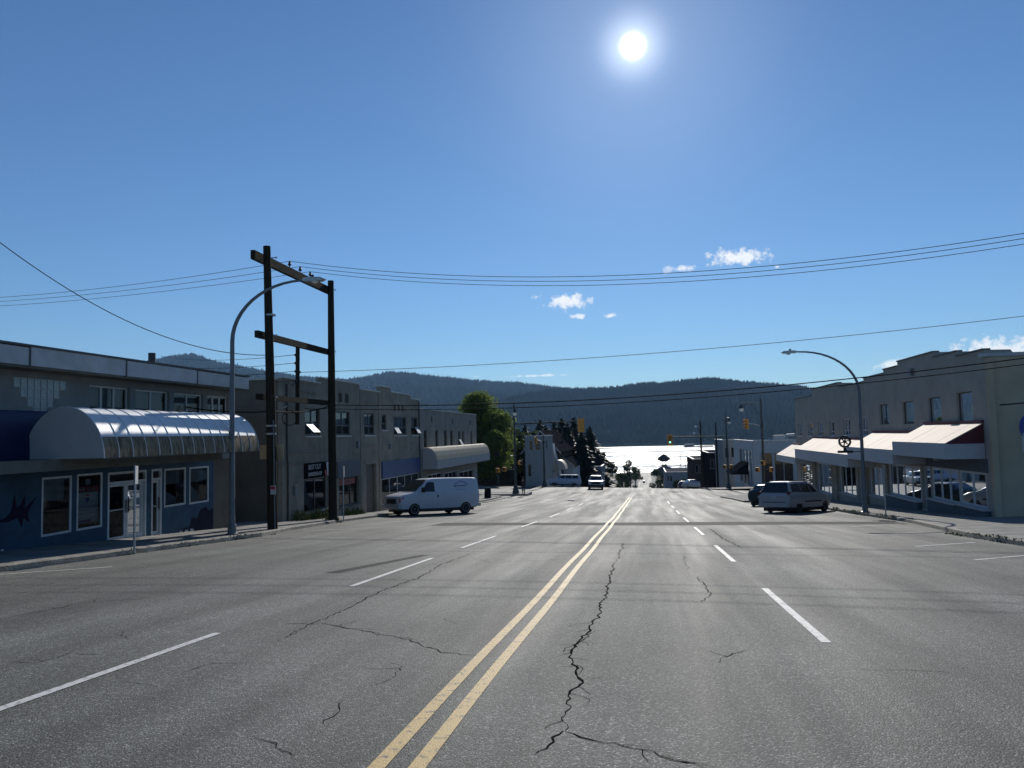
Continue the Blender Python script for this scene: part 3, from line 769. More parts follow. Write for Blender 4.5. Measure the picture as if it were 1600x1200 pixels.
for a, c_, z0_, z1_ in vents2:
    b = MB(); W2.box(b, a, c_, z0_, z1_, -.2, -.15)
    for k in range(4): W2.box(b, a, c_, z0_ + .08 + k * .1, z0_ + .11 + k * .1, -.14, -.06)
    b.build('vent_grille', M_DFRAME, b2)
# pilasters / stucco bands
for (a, c_) in ((42.02, 42.3), (45.14, 45.4)):
    b = MB(); W2.box(b, a, c_, -4.4, 4.44, .002, .05); b.build('pilaster', M_B2, b2)
for (a, c_, z_) in ((42.32, 45.12, 1.2), (42.32, 45.12, .72), (42.32, 42.66, 1.85), (44.5, 45.12, 1.85), (42.32, 42.66, 2.5), (44.5, 45.12, 2.5), (42.32, 45.12, 3.28), (42.32, 45.12, 3.75), (32.5, 36.4, 1.05), (32.5, 35.8, .52), (34.2, 36.4, 3.9), (51.9, 53.9, 1.2), (51.9, 53.9, .75), (51.9, 53.9, 3.6), (51.9, 53.9, 3.98)):
    b = MB(); W2.box(b, a, c_, z_, z_ + .05, .002, .045); b.build('stucco_band', M_B2, b2)
for i, (a, c_, z0_, z1_, n_) in enumerate(up2):
    f = window(W2, a, c_, z0_, z1_, b2, cols=n_, rows=(.42,), fm=M_DFRAME, t=.09, dep=-.08, blind=(.52, M_CURT), sillm=M_COP)
    if i in (0, 4, 5):
        ub = a + (c_ - a) / n_ * (1 if i != 5 else 2); ua = ub - (c_ - a) / n_; zt = z0_ + (z1_ - z0_) * .42
        b = MB(); P = [W2.p(ua + .06, zt, .0), W2.p(ub - .04, zt, .0), W2.p(ub - .04, zt - .42, .42 if i == 0 else .26), W2.p(ua + .06, zt - .42, .42 if i == 0 else .26)]
        b.prism(P, (.0, 0, .03)); s_ = b.build('open_sash', M_CANWH, f)
# shopfronts
for (a, c_, z0_, z1_) in low2[:1]:
    f = window(W2, a, c_, z0_, z1_, b2, cols=2, fm=M_DFRAME, t=.07, dep=-.06, sillm=M_COP)
f = window(W2, *low2[2][:2], low2[2][2], low2[2][3], b2, cols=3, fm=M_DFRAME, t=.08, dep=-.15)
f2 = window(W2, *low2[4][:2], low2[4][2], low2[4][3], b2, cols=5, fm=M_GALV, t=.07, dep=-.06)
b = MB(); W2.box(b, 37.33, 38.37, -2.4, -.27, -.2, -.16); b.build('door', M_DFRAME, b2)
b = MB(); W2.box(b, 42.97, 44.68, -2.72, .1, -.2, -.15); dr = b.build('door', mat('brown_door', (.06, .05, .04), .6), b2)
b = MB(); b.lathe([(.03, 0), (.04, .03), (.02, .06)], W2.p(43.2, -1.7, -.15), 'x', 8); b.build('door_knob', M_GALV, dr)
b = MB(); W2.box(b, 38.5, 41.9, -.44, .45, .003, .08); b.build('fascia_board', M_BLUED, b2)
b = MB(); W2.box(b, 45.6, 53.75, -.87, .18, .003, .09); b.build('fascia_board', M_BLUEF, b2)
sg = MB(); W2.box(sg, 34.6, 38.3, -.22, .52, .003, .07); sgo = sg.build('shop_sign', M_SIGNBK, b2)
text_part('BEST CUT', M_SIGNWH, sgo, W2.p(34.95, .2, .072), (0, 1, 0), .33)
text_part('BARBERSHOP', M_SIGNWH, sgo, W2.p(34.95, -.12, .072), (0, 1, 0), .26)
b = MB(); W2.poly(b, [(37.05, .5), (37.3, .5), (37.45, -.2), (37.2, -.2)], .072, .078); b.build('razor_mark', M_SIGNWH, sgo)
b = MB(); W2.poly(b, [(36.85, .1), (37.0, .1), (37.15, -.2), (36.95, -.2)], .072, .078); b.build('red_mark', M_SIGNRD, sgo)
for (a, z_) in ((37.5, .42), (37.9, .42), (37.55, -.13), (37.95, -.13)):
    b = MB(); W2.box(b, a, a + .18, z_, z_ + .07, .072, .078); b.build('corner_mark', M_SIGNWH, sgo)
b = MB(); W2.box(b, 39.1, 41.5, -.85, -.55, -.14, -.13); rb_ = b.build('window_banner', M_SIGNRD, b2)
for k in range(9):
    b = MB(); W2.box(b, 39.2 + k * .25, 39.33 + k * .25, -.8, -.6, -.128, -.124); b.build('banner_stroke', M_GOODS, rb_)
for yd in (32.75, 53.7):
    b = MB(); b.tube([W2.p(yd, 4.2, .06), W2.p(yd, .9, .06), W2.p(yd + .05, .6, .07), W2.p(yd + .05, -2.0 if yd < 40 else -3.0, .07)], .045, 8); b.build('downpipe', M_DFRAME, b2)
for k, (ya, za, wa, ha) in enumerate(((41.4, 1.1, .25, .4), (33.4, -.9, .3, .45), (47.0, .95, .3, .3))):
    b = MB(); W2.box(b, ya, ya + wa, za, za + ha, .003, .14); b.build('meter_box', M_STEELP, b2)
# ================= grey building with cream canopy
b3 = empty('canopied_shop', 'plain grey two storey building with ribbed cream barrel canopy', 'shop building')
up3 = [(55.05, 55.95, .78, 2.17), (58.25, 59.1, .78, 2.17), (60.95, 61.85, .8, 2.17), (62.95, 63.9, .8, 2.15), (65.8, 66.65, .78, 2.1), (67.25, 68.1, .78, 2.1), (70.6, 71.4, .75, 2.1)]
v3 = [(57.0, 57.5, 2.75, 3.2), (63.5, 64.05, 2.72, 3.15), (70.3, 70.9, 2.7, 3.1)]
low3 = [(56, 60, -3.4, -1.2), (61, 65, -3.6, -1.3), (66, 71.5, -3.9, -1.5)]
facade(W2, 54.02, 73.3, -6.5, 3.68, up3 + v3 + low3, M_B3, b3)
MB().box(-30, -16.24, 73.1, 73.3, -6.5, 3.6).build('side_wall', M_B3, b3)
MB().box(-30, -16.24, 54.02, 54.2, 3.0, 3.68).build('side_wall', M_B3, b3)
MB().box(-16.3, -15.94, 54.02, 73.35, 3.685, 3.74).build('coping', M_COP, b3)
MB().box(-30, -16.24, 54.2, 73.1, 3.1, 3.2).build('roof', M_ROOF, b3)
MB().box(-20, -19.9, 54.2, 73, -5, 3).build('partition', M_GOODS, b3)
for i, (a, c_, z0_, z1_) in enumerate(up3):
    f = window(W2, a, c_, z0_, z1_, b3, cols=1, rows=(.45,), fm=M_DFRAME, t=.08, dep=-.1, blind=(.4, M_CURT), sill=False)
    if i == 4:
        b = MB(); P = [W2.p(a + .06, z0_ + .6, 0), W2.p(c_ - .06, z0_ + .6, 0), W2.p(c_ - .06, z0_ + .1, .3), W2.p(a + .06, z0_ + .1, .3)]; b.prism(P, (0, 0, .03)); b.build('open_sash', M_CANWH, f)
for a, c_, z0_, z1_ in v3:
    b = MB(); W2.box(b, a, c_, z0_, z1_, -.2, -.15); b.build('vent_grille', M_DFRAME, b3)
for a, c_, z0_, z1_ in low3: window(W2, a, c_, z0_, z1_, b3, cols=3, fm=M_GALV, t=.07, dep=-.06)
n3 = 46; prof3 = [(-15.98, .82), (-15.6, .86), (-15.3, .78), (-15.08, .55), (-14.95, .25), (-14.9, -.05)]
rows = []
for k in range(n3 * 4 + 1):
    y = 54.6 + (74.0 - 54.6) * k / (n3 * 4); bmp = (.0, .0, .035, .035)[k % 4]
    rows.append([(x + (bmp if x > -15.9 else 0), y, z + bmp * (1 if x < -15.0 else 0)) for x, z in prof3])
b = MB().grid(rows); b.build('canopy_sheet', M_CREAM, b3, smooth=False)
MB().box(-14.94, -14.86, 54.6, 74.0, -.72, -.055).build('canopy_fascia', M_CAP, b3)
capp = prof3 + [(-14.9, -.72), (-15.98, -.72)]
b = MB(); b.prism([(x, 54.57, z) for x, z in capp], (0, .028, 0)); b.build('canopy_end', M_CAP, b3)
b = MB(); b.prism([(x, 74.005, z) for x, z in capp], (0, .028, 0)); b.build('canopy_end', M_CAP, b3)
MB().box(-15.98, -14.95, 54.65, 73.95, -.78, -.725).build('canopy_deck', M_DECK, b3)

# ================= long building on the right
WR = Wall((13.6, 0, 0), (0, 1, 0), (-1, 0, 0))
br = empty('long_shop_row', 'long putty coloured shop building with stepped parapet and sloped pale canopies', 'shop building')
upr = [(34.85, 36.5, 1.76, 3.05, 1), (38.3, 39.95, 1.74, 2.98, 1), (42.0, 43.7, 1.75, 2.92, 1), (46.05, 47.75, 1.77, 2.92, 2), (50.3, 51.9, 1.1, 2.28, 2), (54.3, 56.2, 1.1, 2.22, 2), (58.65, 60.1, 1.05, 2.14, 1), (62.3, 63.9, 1.04, 2.1, 1), (65.95, 67.7, 1.02, 2.1, 1), (70.3, 72.1, .98, 2.08, 1)]
lowr = [(34.0, 36.6, -1.75, -.33), (36.7, 39.9, -1.8, -.33), (40.2, 41.35, -2.45, -.33), (41.5, 46.4, -2.1, -.4), (47.5, 50.6, -2.5, -.75), (51.2, 53, -3.2, -.8), (53.6, 58, -2.9, -.9), (60, 65, -3.3, -1.1), (66.5, 71.5, -3.6, -1.4)]
stepsr = [(36.22, 4.64), (38.86, 4.85), (44.1, 5.1), (46.6, 4.87), (50.65, 4.66), (57.0, 4.45), (65.6, 4.79), (73.0, 4.27)]
facade(WR, 33.5, 73.0, -7, stepsr, [w_[:4] for w_ in upr] + lowr, M_RB, br)
pu = 33.5
for e, z in stepsr:
    MB().box(13.54, 13.86, pu, e - .004, z + .002, z + .06).build('coping', M_DFRAME, br)
    # the steps of the parapet run back over the roof as low sloping piers
    b = MB(); b.prism([(13.83, pu + .02, z - .9), (13.83, pu + .02, z), (14.6, pu + .02, z - .02), (15.2, pu + .02, z - .9)], (0, e - pu - .04, 0)); b.build('parapet_back', M_RB, br)
    pu = e
MB().box(13.83, 32, 33.5, 33.7, -5, 4.35).build('side_wall', M_RBS, br)
MB().box(13.6, 13.826, 33.28, 33.495, -5, 4.3).build('corner_pier', M_RBS, br)
MB().box(13.5, 32.2, 33.42, 33.76, 4.355, 4.5).build('coping', M_CANWH, br)
MB().box(13.83, 32, 72.8, 73.0, -7, 4.2).build('side_wall', M_RBS, br)
MB().box(13.84, 32, 33.7, 72.8, 3.6, 3.7).build('roof', M_ROOF, br)
MB().box(13.84, 31.8, 33.7, 72.8, .55, .7).build('upper_floor', M_STEP, br)
MB().box(17.5, 17.6, 33.75, 72.7, .72, 3.5).build('partition', M_STEP, br)
MB().box(19, 19.1, 33.75, 72.7, -5, .5).build('partition', M_GOODS, br)
MB().box(13.84, 19, 33.75, 72.7, -5.1, -5).build('shop_floor', M_STEP, br)
for i, (a, c_, z0_, z1_, n_) in enumerate(upr):
    window(WR, a, c_, z0_, z1_, br, cols=n_, rows=() if i < 4 else (.3,), fm=M_DFRAME if i < 4 else M_CANWH, t=.05 if i < 4 else .09, dep=-.1, sill=(i >= 4), gm=M_GLASS, blind=(.9, M_STEP) if i < 4 else (.3, M_CURT))
for i, (a, c_, z0_, z1_) in enumerate(lowr):
    cols_ = {0: 2, 1: 3, 2: 1, 3: 4, 4: 2, 5: 1, 6: 3, 7: 3, 8: 3}[i]
    f = window(WR, a, c_, z0_, z1_, br, cols=cols_, fm=M_WFRAME if i != 2 else M_GALV, t=.07, dep=.0 if i in (0, 1, 3) else -.1, name='door' if i in (2, 5) else 'shop_window', sillm=M_CANWH, blind=None)
# projecting bulkheads and sills of the shop windows, pier between bays
M_BULK = mat('slate_bulkhead', (.08, .10, .12), .8, var=.15)
for (a, c_, z_) in ((33.72, 36.65, -1.75), (36.68, 40.05, -1.8), (41.45, 46.5, -2.1)):
    b = MB(); WR.box(b, a, c_, -4.5, z_ - .08, .003, .25); b.build('bulkhead', M_BULK, br)
    b = MB(); WR.box(b, a - .02, c_ + .02, z_ - .078, z_ - .01, .003, .32); b.build('window_ledge', M_CANWH, br)
b = MB(); WR.box(b, 33.75, 46.5, -.3, .25, .003, .05); b.build('shop_header', M_BULK, br)
for (a, c_) in ((46.6, 47.4), (50.7, 51.1), (58.2, 59.8), (65.2, 66.3)):
    b = MB(); WR.box(b, a, c_, -6, -.3, .003, .12); b.build('pier', M_B2, br)
# goods standing in the windows
for k, (a, z_, w_, h_) in enumerate(((34.4, -1.7, .5, .8), (35.6, -1.7, .35, .45), (37.3, -1.75, .7, .5), (38.6, -1.75, .4, .9), (42.2, -2.05, 1.2, .5), (44.3, -2.05, .8, .9), (48.2, -2.4, 1.0, .8), (54.5, -2.8, 1.4, 1.0), (61.5, -3.2, 1.5, .9))):
    b = MB(); WR.box(b, a, a + w_, z_, z_ + h_, -.75, -.45); b.build('window_display', M_GOODS if k % 2 else M_BLIND, br)
# stepped sloping canopies
for (y0, y1, xo, zt, zf1, zf0) in ((33.9, 40.5, 12.1, 1.68, .88, .26), (40.52, 49.1, 12.1, 1.28, .46, -.22), (49.12, 65.4, 12.1, .84, -.02, -.75), (65.42, 74.6, 12.1, .2, -.72, -1.25)):
    npn = max(4, int((y1 - y0) / 1.1))
    for k in range(npn):
        a = y0 + .012 + (y1 - y0) * k / npn; c_ = y0 + (y1 - y0) * (k + 1) / npn - .012; dzz = random.uniform(-.006, .006)
        b = MB(); b.prism([(xo, a, zf1 + dzz), (xo, c_, zf1 + dzz), (13.58, c_, zt + dzz), (13.58, a, zt + dzz)], (0, 0, .03)); b.build('canopy_panel', M_PEACH, br)
    MB().box(xo - .05, xo, y0, y1, zf0, zf1 + .03).build('canopy_fascia', M_CANWH, br)
    MB().box(xo + .003, 13.58, y0, y0 + .05, zf0, zf1 - .003).build('canopy_fascia', M_CANWH, br)
    MB().box(xo + .003, 13.58, y1 - .05, y1, zf0, zf1 - .003).build('canopy_fascia', M_CANWH, br)
    for ye in (y0 + .01, y1 - .04):
        b = MB(); b.prism([(xo + .01, ye, zf1), (13.57, ye, zf1), (13.57, ye, zt - .02)], (0, .03, 0)); b.build('canopy_gable', M_BURG, br)
    MB().box(13.5, 13.597, y0 - .02, y1 + .02 if y1 > 74 else y1 - .005, zt + .035, zt + .14).build('flashing', M_BURG, br)
    MB().box(xo + .01, 13.58, y0 + .06, y1 - .06, zf0 + .02, zf0 + .06).build('canopy_deck', M_CANWH, br)
b = MB(); b.lathe([(.12, 0), (.12, .12), (.06, .2)], (13.5, 39.0, -.0), 'z', 10); b.build('wall_lamp', M_CANWH, br)
b = MB(); b.box(13.42, 13.6, 41.6, 41.9, 4.2, 4.55); b.build('wall_bracket', M_STEELP, br)
# hanging sign at the right edge
hs = empty('hanging_sign', 'white and blue oval hanging sign at the right edge of picture', 'sign')
c = on_y(1609, 672, 30.5)
b = MB(); b.lathe([(.02, -.03), (.55, -.03), (.6, 0), (.55, .03), (.02, .03)], (c.x + .25, 30.5, c.z + .1), 'y', 28); b.build('sign_disc', M_SIGNBL, hs)
b = MB(); b.box(c.x - .25, c.x + .7, 30.44, 30.56, c.z - .8, c.z - .1); b.build('sign_panel', M_CANWH, hs)
b = MB(); b.tube([(c.x + .25, 30.5, c.z + .7), (c.x + .25, 30.5, c.z + 1.0), (c.x + .25, 33.28, c.z + 1.0)], .03); b.build('bracket', M_BLACK, hs)

# ------------------------------------------------------------------ street furniture
def davit(name, label, base, h, reach, side, top, sign=None):
    o = empty(name, label, 'street lamp', 'curved street lamps', loc=base)
    z1 = h
    pts = [(0, 0, 0), (0, 0, h * .35), (0, 0, h)]
    n = 12
    for i in range(1, n + 1):
        a = math.pi / 2 * i / n
        pts.append((side * reach * .86 * (1 - math.cos(a)), 0, h + (top - h) * math.sin(a)))
    pts.append((side * reach * .93, 0, top + .01))
    rad = [.1, .088, .072] + [.07 - .03 * i / n for i in range(1, n + 1)] + [.038]
    MB().tube(pts, rad, 12).build('pole', M_STEELP, o, smooth=True, angle=60)
    b = MB(); b.lathe([(.2, 0), (.2, .04), (.14, .06), (.14, .3), (.12, .34)], (0, 0, 0), 'z', 12); b.build('base', M_STEELP, o)
    hx = side * reach
    b = MB(); P = [(-.42, .0), (-.3, .06), (.1, .085), (.3, .06), (.34, .0), (.3, -.05), (-.3, -.06)]
    b.prism([(hx + side * -a * 1.0, -.13, top + z) for a, z in P], (0, .26, 0)); hd = b.build('lamp_head', M_GALV, o)
    b = MB(); b.lathe([(.11, 0), (.1, -.05), (.04, -.08)], (hx + side * .06, 0, top - .052), 'z', 10); b.build('lens', M_LENS, hd)
    b = MB(); b.lathe([(.05, 0), (.05, .09), (.02, .1)], (hx - side * .02, 0, top + .075), 'z', 8); b.build('photocell', M_BLACK, hd)
    return o
zb = swz(-13.55, 23.8)
davit('street_lamp', 'curved grey street lamp beside the silver barrel canopy', (-13.55, 23.8, zb), 5.0 - zb, 2.9, 1, 6.95 - zb)
zb = swz(10.75, 40.0) - .02
davit('street_lamp', 'curved grey street lamp with round wheel emblem on the right sidewalk', (10.62, 40.4, zb), 3.4 - zb, 3.2, -1, 5.5 - zb)
# wheel emblem sign fixed on the right lamp
ws = empty('wheel_emblem_sign', 'black cog wheel emblem on a plate fixed to the right street lamp', 'sign')
c = on_y(1320, 690, 40.35); R_ = .29
b = MB(); teeth = 24; outer = []
for k in range(teeth * 2):
    a = 2 * math.pi * (k + .5) / (teeth * 2); rr = R_ * (1.0 if k % 2 else 1.12); outer.append((rr * math.cos(a), rr * math.sin(a)))
inn = [(R_ * .72 * math.cos(2 * math.pi * (k + .5) / (teeth * 2)), R_ * .72 * math.sin(2 * math.pi * (k + .5) / (teeth * 2))) for k in range(teeth * 2)]
vs_ = [(c.x + x, 40.35 + d, c.z + z) for d in (0, .04) for x, z in outer + inn]; n_ = teeth * 2; fs_ = []
for k in range(n_):
    k2 = (k + 1) % n_
    fs_ += [(k, k2, n_ + k2, n_ + k), (2 * n_ + k, 3 * n_ + k, 3 * n_ + k2, 2 * n_ + k2), (k, 2 * n_ + k, 2 * n_ + k2, k2), (n_ + k, n_ + k2, 3 * n_ + k2, 3 * n_ + k)]
b.add(vs_, fs_); b.build('rim', M_BLACK, ws)
for k in range(6):
    a = math.pi * k / 3 + .3; b = MB(); b.tube([(c.x + .05 * math.cos(a), 40.37, c.z + .05 * math.sin(a)), (c.x + R_ * .74 * math.cos(a), 40.37, c.z + R_ * .74 * math.sin(a))], .03, 6); b.build('spoke', M_BLACK, ws)
MB().lathe([(.08, -.03), (.08, .03)], (c.x, 40.37, c.z), 'y', 12).build('hub', M_BLACK, ws)
MB().box(c.x - .36, c.x + .36, 40.34, 40.38, c.z - .56, c.z - .44).build('name_plate', M_BLACK, ws)
MB().box(c.x - .08, c.x + .08, 40.345, 40.375, c.z - .45, c.z - .3).build('neck', M_BLACK, ws)
MB().box(c.x + .2, 10.66, 40.36, 40.4, c.z - .52, c.z - .48).build('arm', M_BLACK, ws)

# H-frame of wooden power poles
hf = empty('power_pole_frame', 'tall dark wooden H frame of two power poles with crossbeams', 'power pole')
zn, zf = swz(-13.75, 27), swz(-14.6, 34.6)
MB().tube([(-13.73, 27, zn - .5), (-13.8, 27, 3), (-13.95, 27, 9.06)], [.19, .17, .135], 14).build('pole', M_WOOD, hf, smooth=True, angle=60)
MB().tube([(-14.55, 34.6, zf - .5), (-14.57, 34.6, 3), (-14.58, 34.6, 9.25)], [.2, .18, .14], 14).build('pole', M_WOOD, hf, smooth=True, angle=60)
def beam(a, b_, w_, h_, nm='crossbeam'):
    a, b_ = Vector(a), Vector(b_); d = (b_ - a).normalized(); s_ = d.cross(Vector((0, 0, 1))).normalized() * w_ / 2; u_ = Vector((0, 0, h_ / 2))
    P = [a - s_ - u_, a + s_ - u_, a + s_ + u_, a - s_ + u_]; q = MB(); q.prism(P, b_ - a); return q.build(nm, M_WOOD, hf)
beam((-14.16, 26.3, 8.6), (-14.81, 35.3, 8.83), .16, .34)
beam((-14.06, 26.4, 5.62), (-14.84, 35.35, 5.84), .15, .26)
beam((-14.02, 26.4, 3.28), (-14.83, 35.3, 3.38), .15, .22)
MB().tube([(-14.48, 30.7, 2.3), (-14.45, 30.7, 5.62)], .09, 10).build('hanging_post', M_WOOD, hf, smooth=True, angle=60)
def insul(p, r=.07, hor=None):
    q = MB()
    if hor is None: q.lathe([(.02, 0), (.025, .1), (r, .12), (r * 1.1, .16), (r * .6, .22), (r * .8, .25), (.02, .3)], p, 'z', 10)
    else: q.lathe([(r, 0), (r * .7, hor * .05), (r, hor * .1), (r * .7, hor * .15), (.02, hor * .2)], p, 'y', 8)
    return q.build('insulator', M_BLACK, hf, smooth=True)
INS = [(-14.42, 29.9, 8.86), (-14.51, 31.1, 8.89), (-14.59, 32.3, 8.92)]
for p in INS: insul(p)
PINS = []
for k, z in enumerate((5.25, 4.9, 4.55, 4.15)):
    insul((-14.46, 30.6, z), .06, -1); PINS.append((-14.46, 30.42, z))
insul((-14.46, 30.8, 4.55), .06, 1)
b = MB(); b.box(-14.35, -13.4, 27.2, 27.24, .95, 1.48); b.build('tan_board', mat('plywood_board', (.42, .33, .20), .8, var=.15), hf)
b = MB(); b.box(-13.7, -13.5, 26.77, 26.8, -.35, -.03); b.build('notice', M_SIGNWH, hf); b = MB(); b.box(-13.69, -13.51, 26.762, 26.769, -.16, -.06); b.build('notice_stripe', M_SIGNRD, hf)
b = MB()
b.tube([(-14.3 + .22 * math.cos(t), 29.6 + .2 * math.cos(t), 2.55 + .3 * math.sin(t)) for t in np.linspace(0, 9, 26)], .016, 5); b.build('cable_coil', M_WIRE, hf)
b = MB(); b.tube([(-13.6, 26.95, 2.75), (-12.95, 26.6, 2.9)], .02, 6); b.build('bracket', M_GALV, hf)

for (x_, y_, zs_) in ((-13.78, 27, (8.6, 5.62, 3.28)), (-14.57, 34.6, (8.8, 5.82, 3.37))):
    for z_ in zs_:
        q = MB(); q.lathe([(.03, -.35), (.035, -.33), (.02, -.32), (.02, .3), (.045, .31), (.045, .33)], (x_ - .1, y_, z_), 'x', 8); q.build('bolt', M_GALV, hf)
for z_ in (1.9, 2.2, 6.4):
    q = MB(); q.lathe([(.19, -.03), (.19, .03)], (-13.79, 27, z_), 'z', 12); q.build('band', M_GALV, hf)
q = MB(); q.tube([(-13.58, 26.88, -1.8), (-13.62, 26.86, 2.4)], .028, 6); q.build('conduit', M_STEELP, hf)
# overhead wires
def wire(a, b_, sag, r, label, grp='overhead wires'):
    a, b_ = Vector(a), Vector(b_); n = 28
    P = [a.lerp(b_, i / n) - Vector((0, 0, sag * 4 * (i / n) * (1 - i / n))) for i in range(n + 1)]
    o = MB().tube(P, r, 5).build('overhead_wire', M_WIRE, smooth=True); tag(o, label, 'wire', grp); return o
ends = [on_y(1640, 358, 24), on_y(1640, 366, 25), on_y(1640, 375, 26)]
lft = [on_y(-60, 468, 36), on_y(-60, 474, 38), on_y(-60, 481, 40)]
for i, nm in enumerate(('top', 'middle', 'lowest')):
    p = Vector(INS[i]) + Vector((0, 0, .3))
    wire(p, ends[i], 1.0, .011, f'thin power line crossing the sky right of the H frame, {nm} of three')
    wire(p, lft[i], .25, .011, f'thin power line left of the H frame over the shop, {nm} of three')
wire((-14.46, 31, 4.55), on_y(1640, 489, 30), .35, .011, 'single thin wire crossing the sky below the three power lines')
wire((-13.85, 27.2, 4.9), on_y(-40, 348, 18), 1.0, .014, 'slack service wire descending from the upper left to the H frame')
for i, (yy_, rr) in enumerate(((553, .02), (563, .016))):
    wire((-14.66, 33.5, 3.25 - .18 * i), on_y(1650, yy_, 27), .55, rr, ('thick' if i == 0 else 'lower thinner') + ' black cable crossing the street low above the hills')
wire((-14.0, 27.1, 2.78), (-14.7, 34.5, 3.2), .15, .03, 'black cable slung between the two poles of the H frame')
wire((-13.75, 27.1, 2.75), (-15.85, 24.6, 2.9), .1, .022, 'black service cable from near pole to the grey shop wall')
for k, p in enumerate(PINS):
    wire(p, on_y(250 - 14 * k, 556 + 13 * k, 60 + 2 * k), .3, .012, ('topmost', 'second', 'third', 'lowest')[k] + ' of four dark wires running left from the hanging post')
wire((-14.46, 30.6, 4.2), (-16.1, 33.2, 4.35), .2, .015, 'short slack wire from hanging post to the barber shop parapet')

# sign posts seen nearly edge on
def signpost(loc, h, label, plate_h, m, yaw):
    o = empty('sign_post', label, 'sign post', 'parking sign posts', loc=loc, rz=yaw)
    MB().tube([(0, 0, -.1), (0, 0, h)], .03, 8).build('post', M_GALV, o, smooth=True, angle=60)
    q = MB(); q.box(-.15, .15, -.045, -.033, h - plate_h - .02, h - .02); q.build('sign_plate', m, o)
    for zz in (h - .08, h - plate_h + .04):
        q = MB(); q.lathe([(.012, -.055), (.012, .04)], (0, 0, zz), 'y', 6); q.build('bolt', M_GALV, o)
    return o
for (px, pyt, y, lab, yaw, ph) in ((211, 727, 18.15, 'thin white sign post on the kerb in front of the mural doors', 1.98, .46), (536, 728, 35.0, 'thin grey sign post between far power pole and white van', 1.8, .5), (1380, 727, 36.2, 'thin sign post on right sidewalk before the dark shop windows', 1.0, .46)):
    p = on_y(px, pyt, y); zb = swz(p.x, y); signpost((p.x, y, zb), p.z - zb, lab, ph, M_SIGNWH if px < 300 else M_CAP, yaw)

# ornamental signal and lamp poles at the crossing
M_GREEN = mat('green_signal_light', (.1, .9, .6), .3, emit=((.25, 1, .7), 2.0))
M_SIGB = mat('signal_lens_dark', (.03, .02, .015), .25)
def lamp_pendant(o, x, y, z):
    q = MB(); q.lathe([(.03, .5), (.05, .42), (.12, .38), (.14, .28), (.22, .12), (.3, .02), (.3, -.02)], (x, y, z), 'z', 14); lp = q.build('lamp_shade', M_DKPOLE, o, smooth=True, angle=50)
    q = MB(); q.lathe([(.22, -.03), (.24, -.14), (.18, -.3), (.06, -.37)], (x, y, z), 'z', 14); q.build('globe', M_LENS, lp, smooth=True)
def sig_head(o, x, y, z, facing, lit=None, back=True):
    """three-lens head hung with its top at z; facing = unit vector the lenses look to"""
    f = Vector(facing).normalized(); s_ = Vector((-f.y, f.x, 0)); c0 = Vector((x, y, z))
    q = MB(); P = [c0 + s_ * a + f * b_ for a, b_ in ((-.17, -.12), (.17, -.12), (.17, .1), (-.17, .1))]
    q.prism(P, (0, 0, -1.05)); hd = q.build('signal_head', M_YSIG, o)
    for k in range(3):
        cc = c0 + f * .1 + Vector((0, 0, -.2 - .33 * k)); q = MB()
        ring = [cc + s_ * .12 * math.cos(t) + Vector((0, 0, .12 * math.sin(t))) for t in np.linspace(0, 2 * math.pi, 12, endpoint=False)]
        q.prism([r_ + f * .006 for r_ in ring], f * .02); q.build('lens', M_GREEN if lit == k else M_SIGB, hd)
        q = MB(); vis = [cc + s_ * .15 * math.cos(t) + Vector((0, 0, .15 * math.sin(t))) for t in np.linspace(0, math.pi, 9)]
        q.grid([[v + f * .004 for v in vis], [v + f * .24 for v in vis]]); q.build('visor', M_YSIG, hd)
    return hd
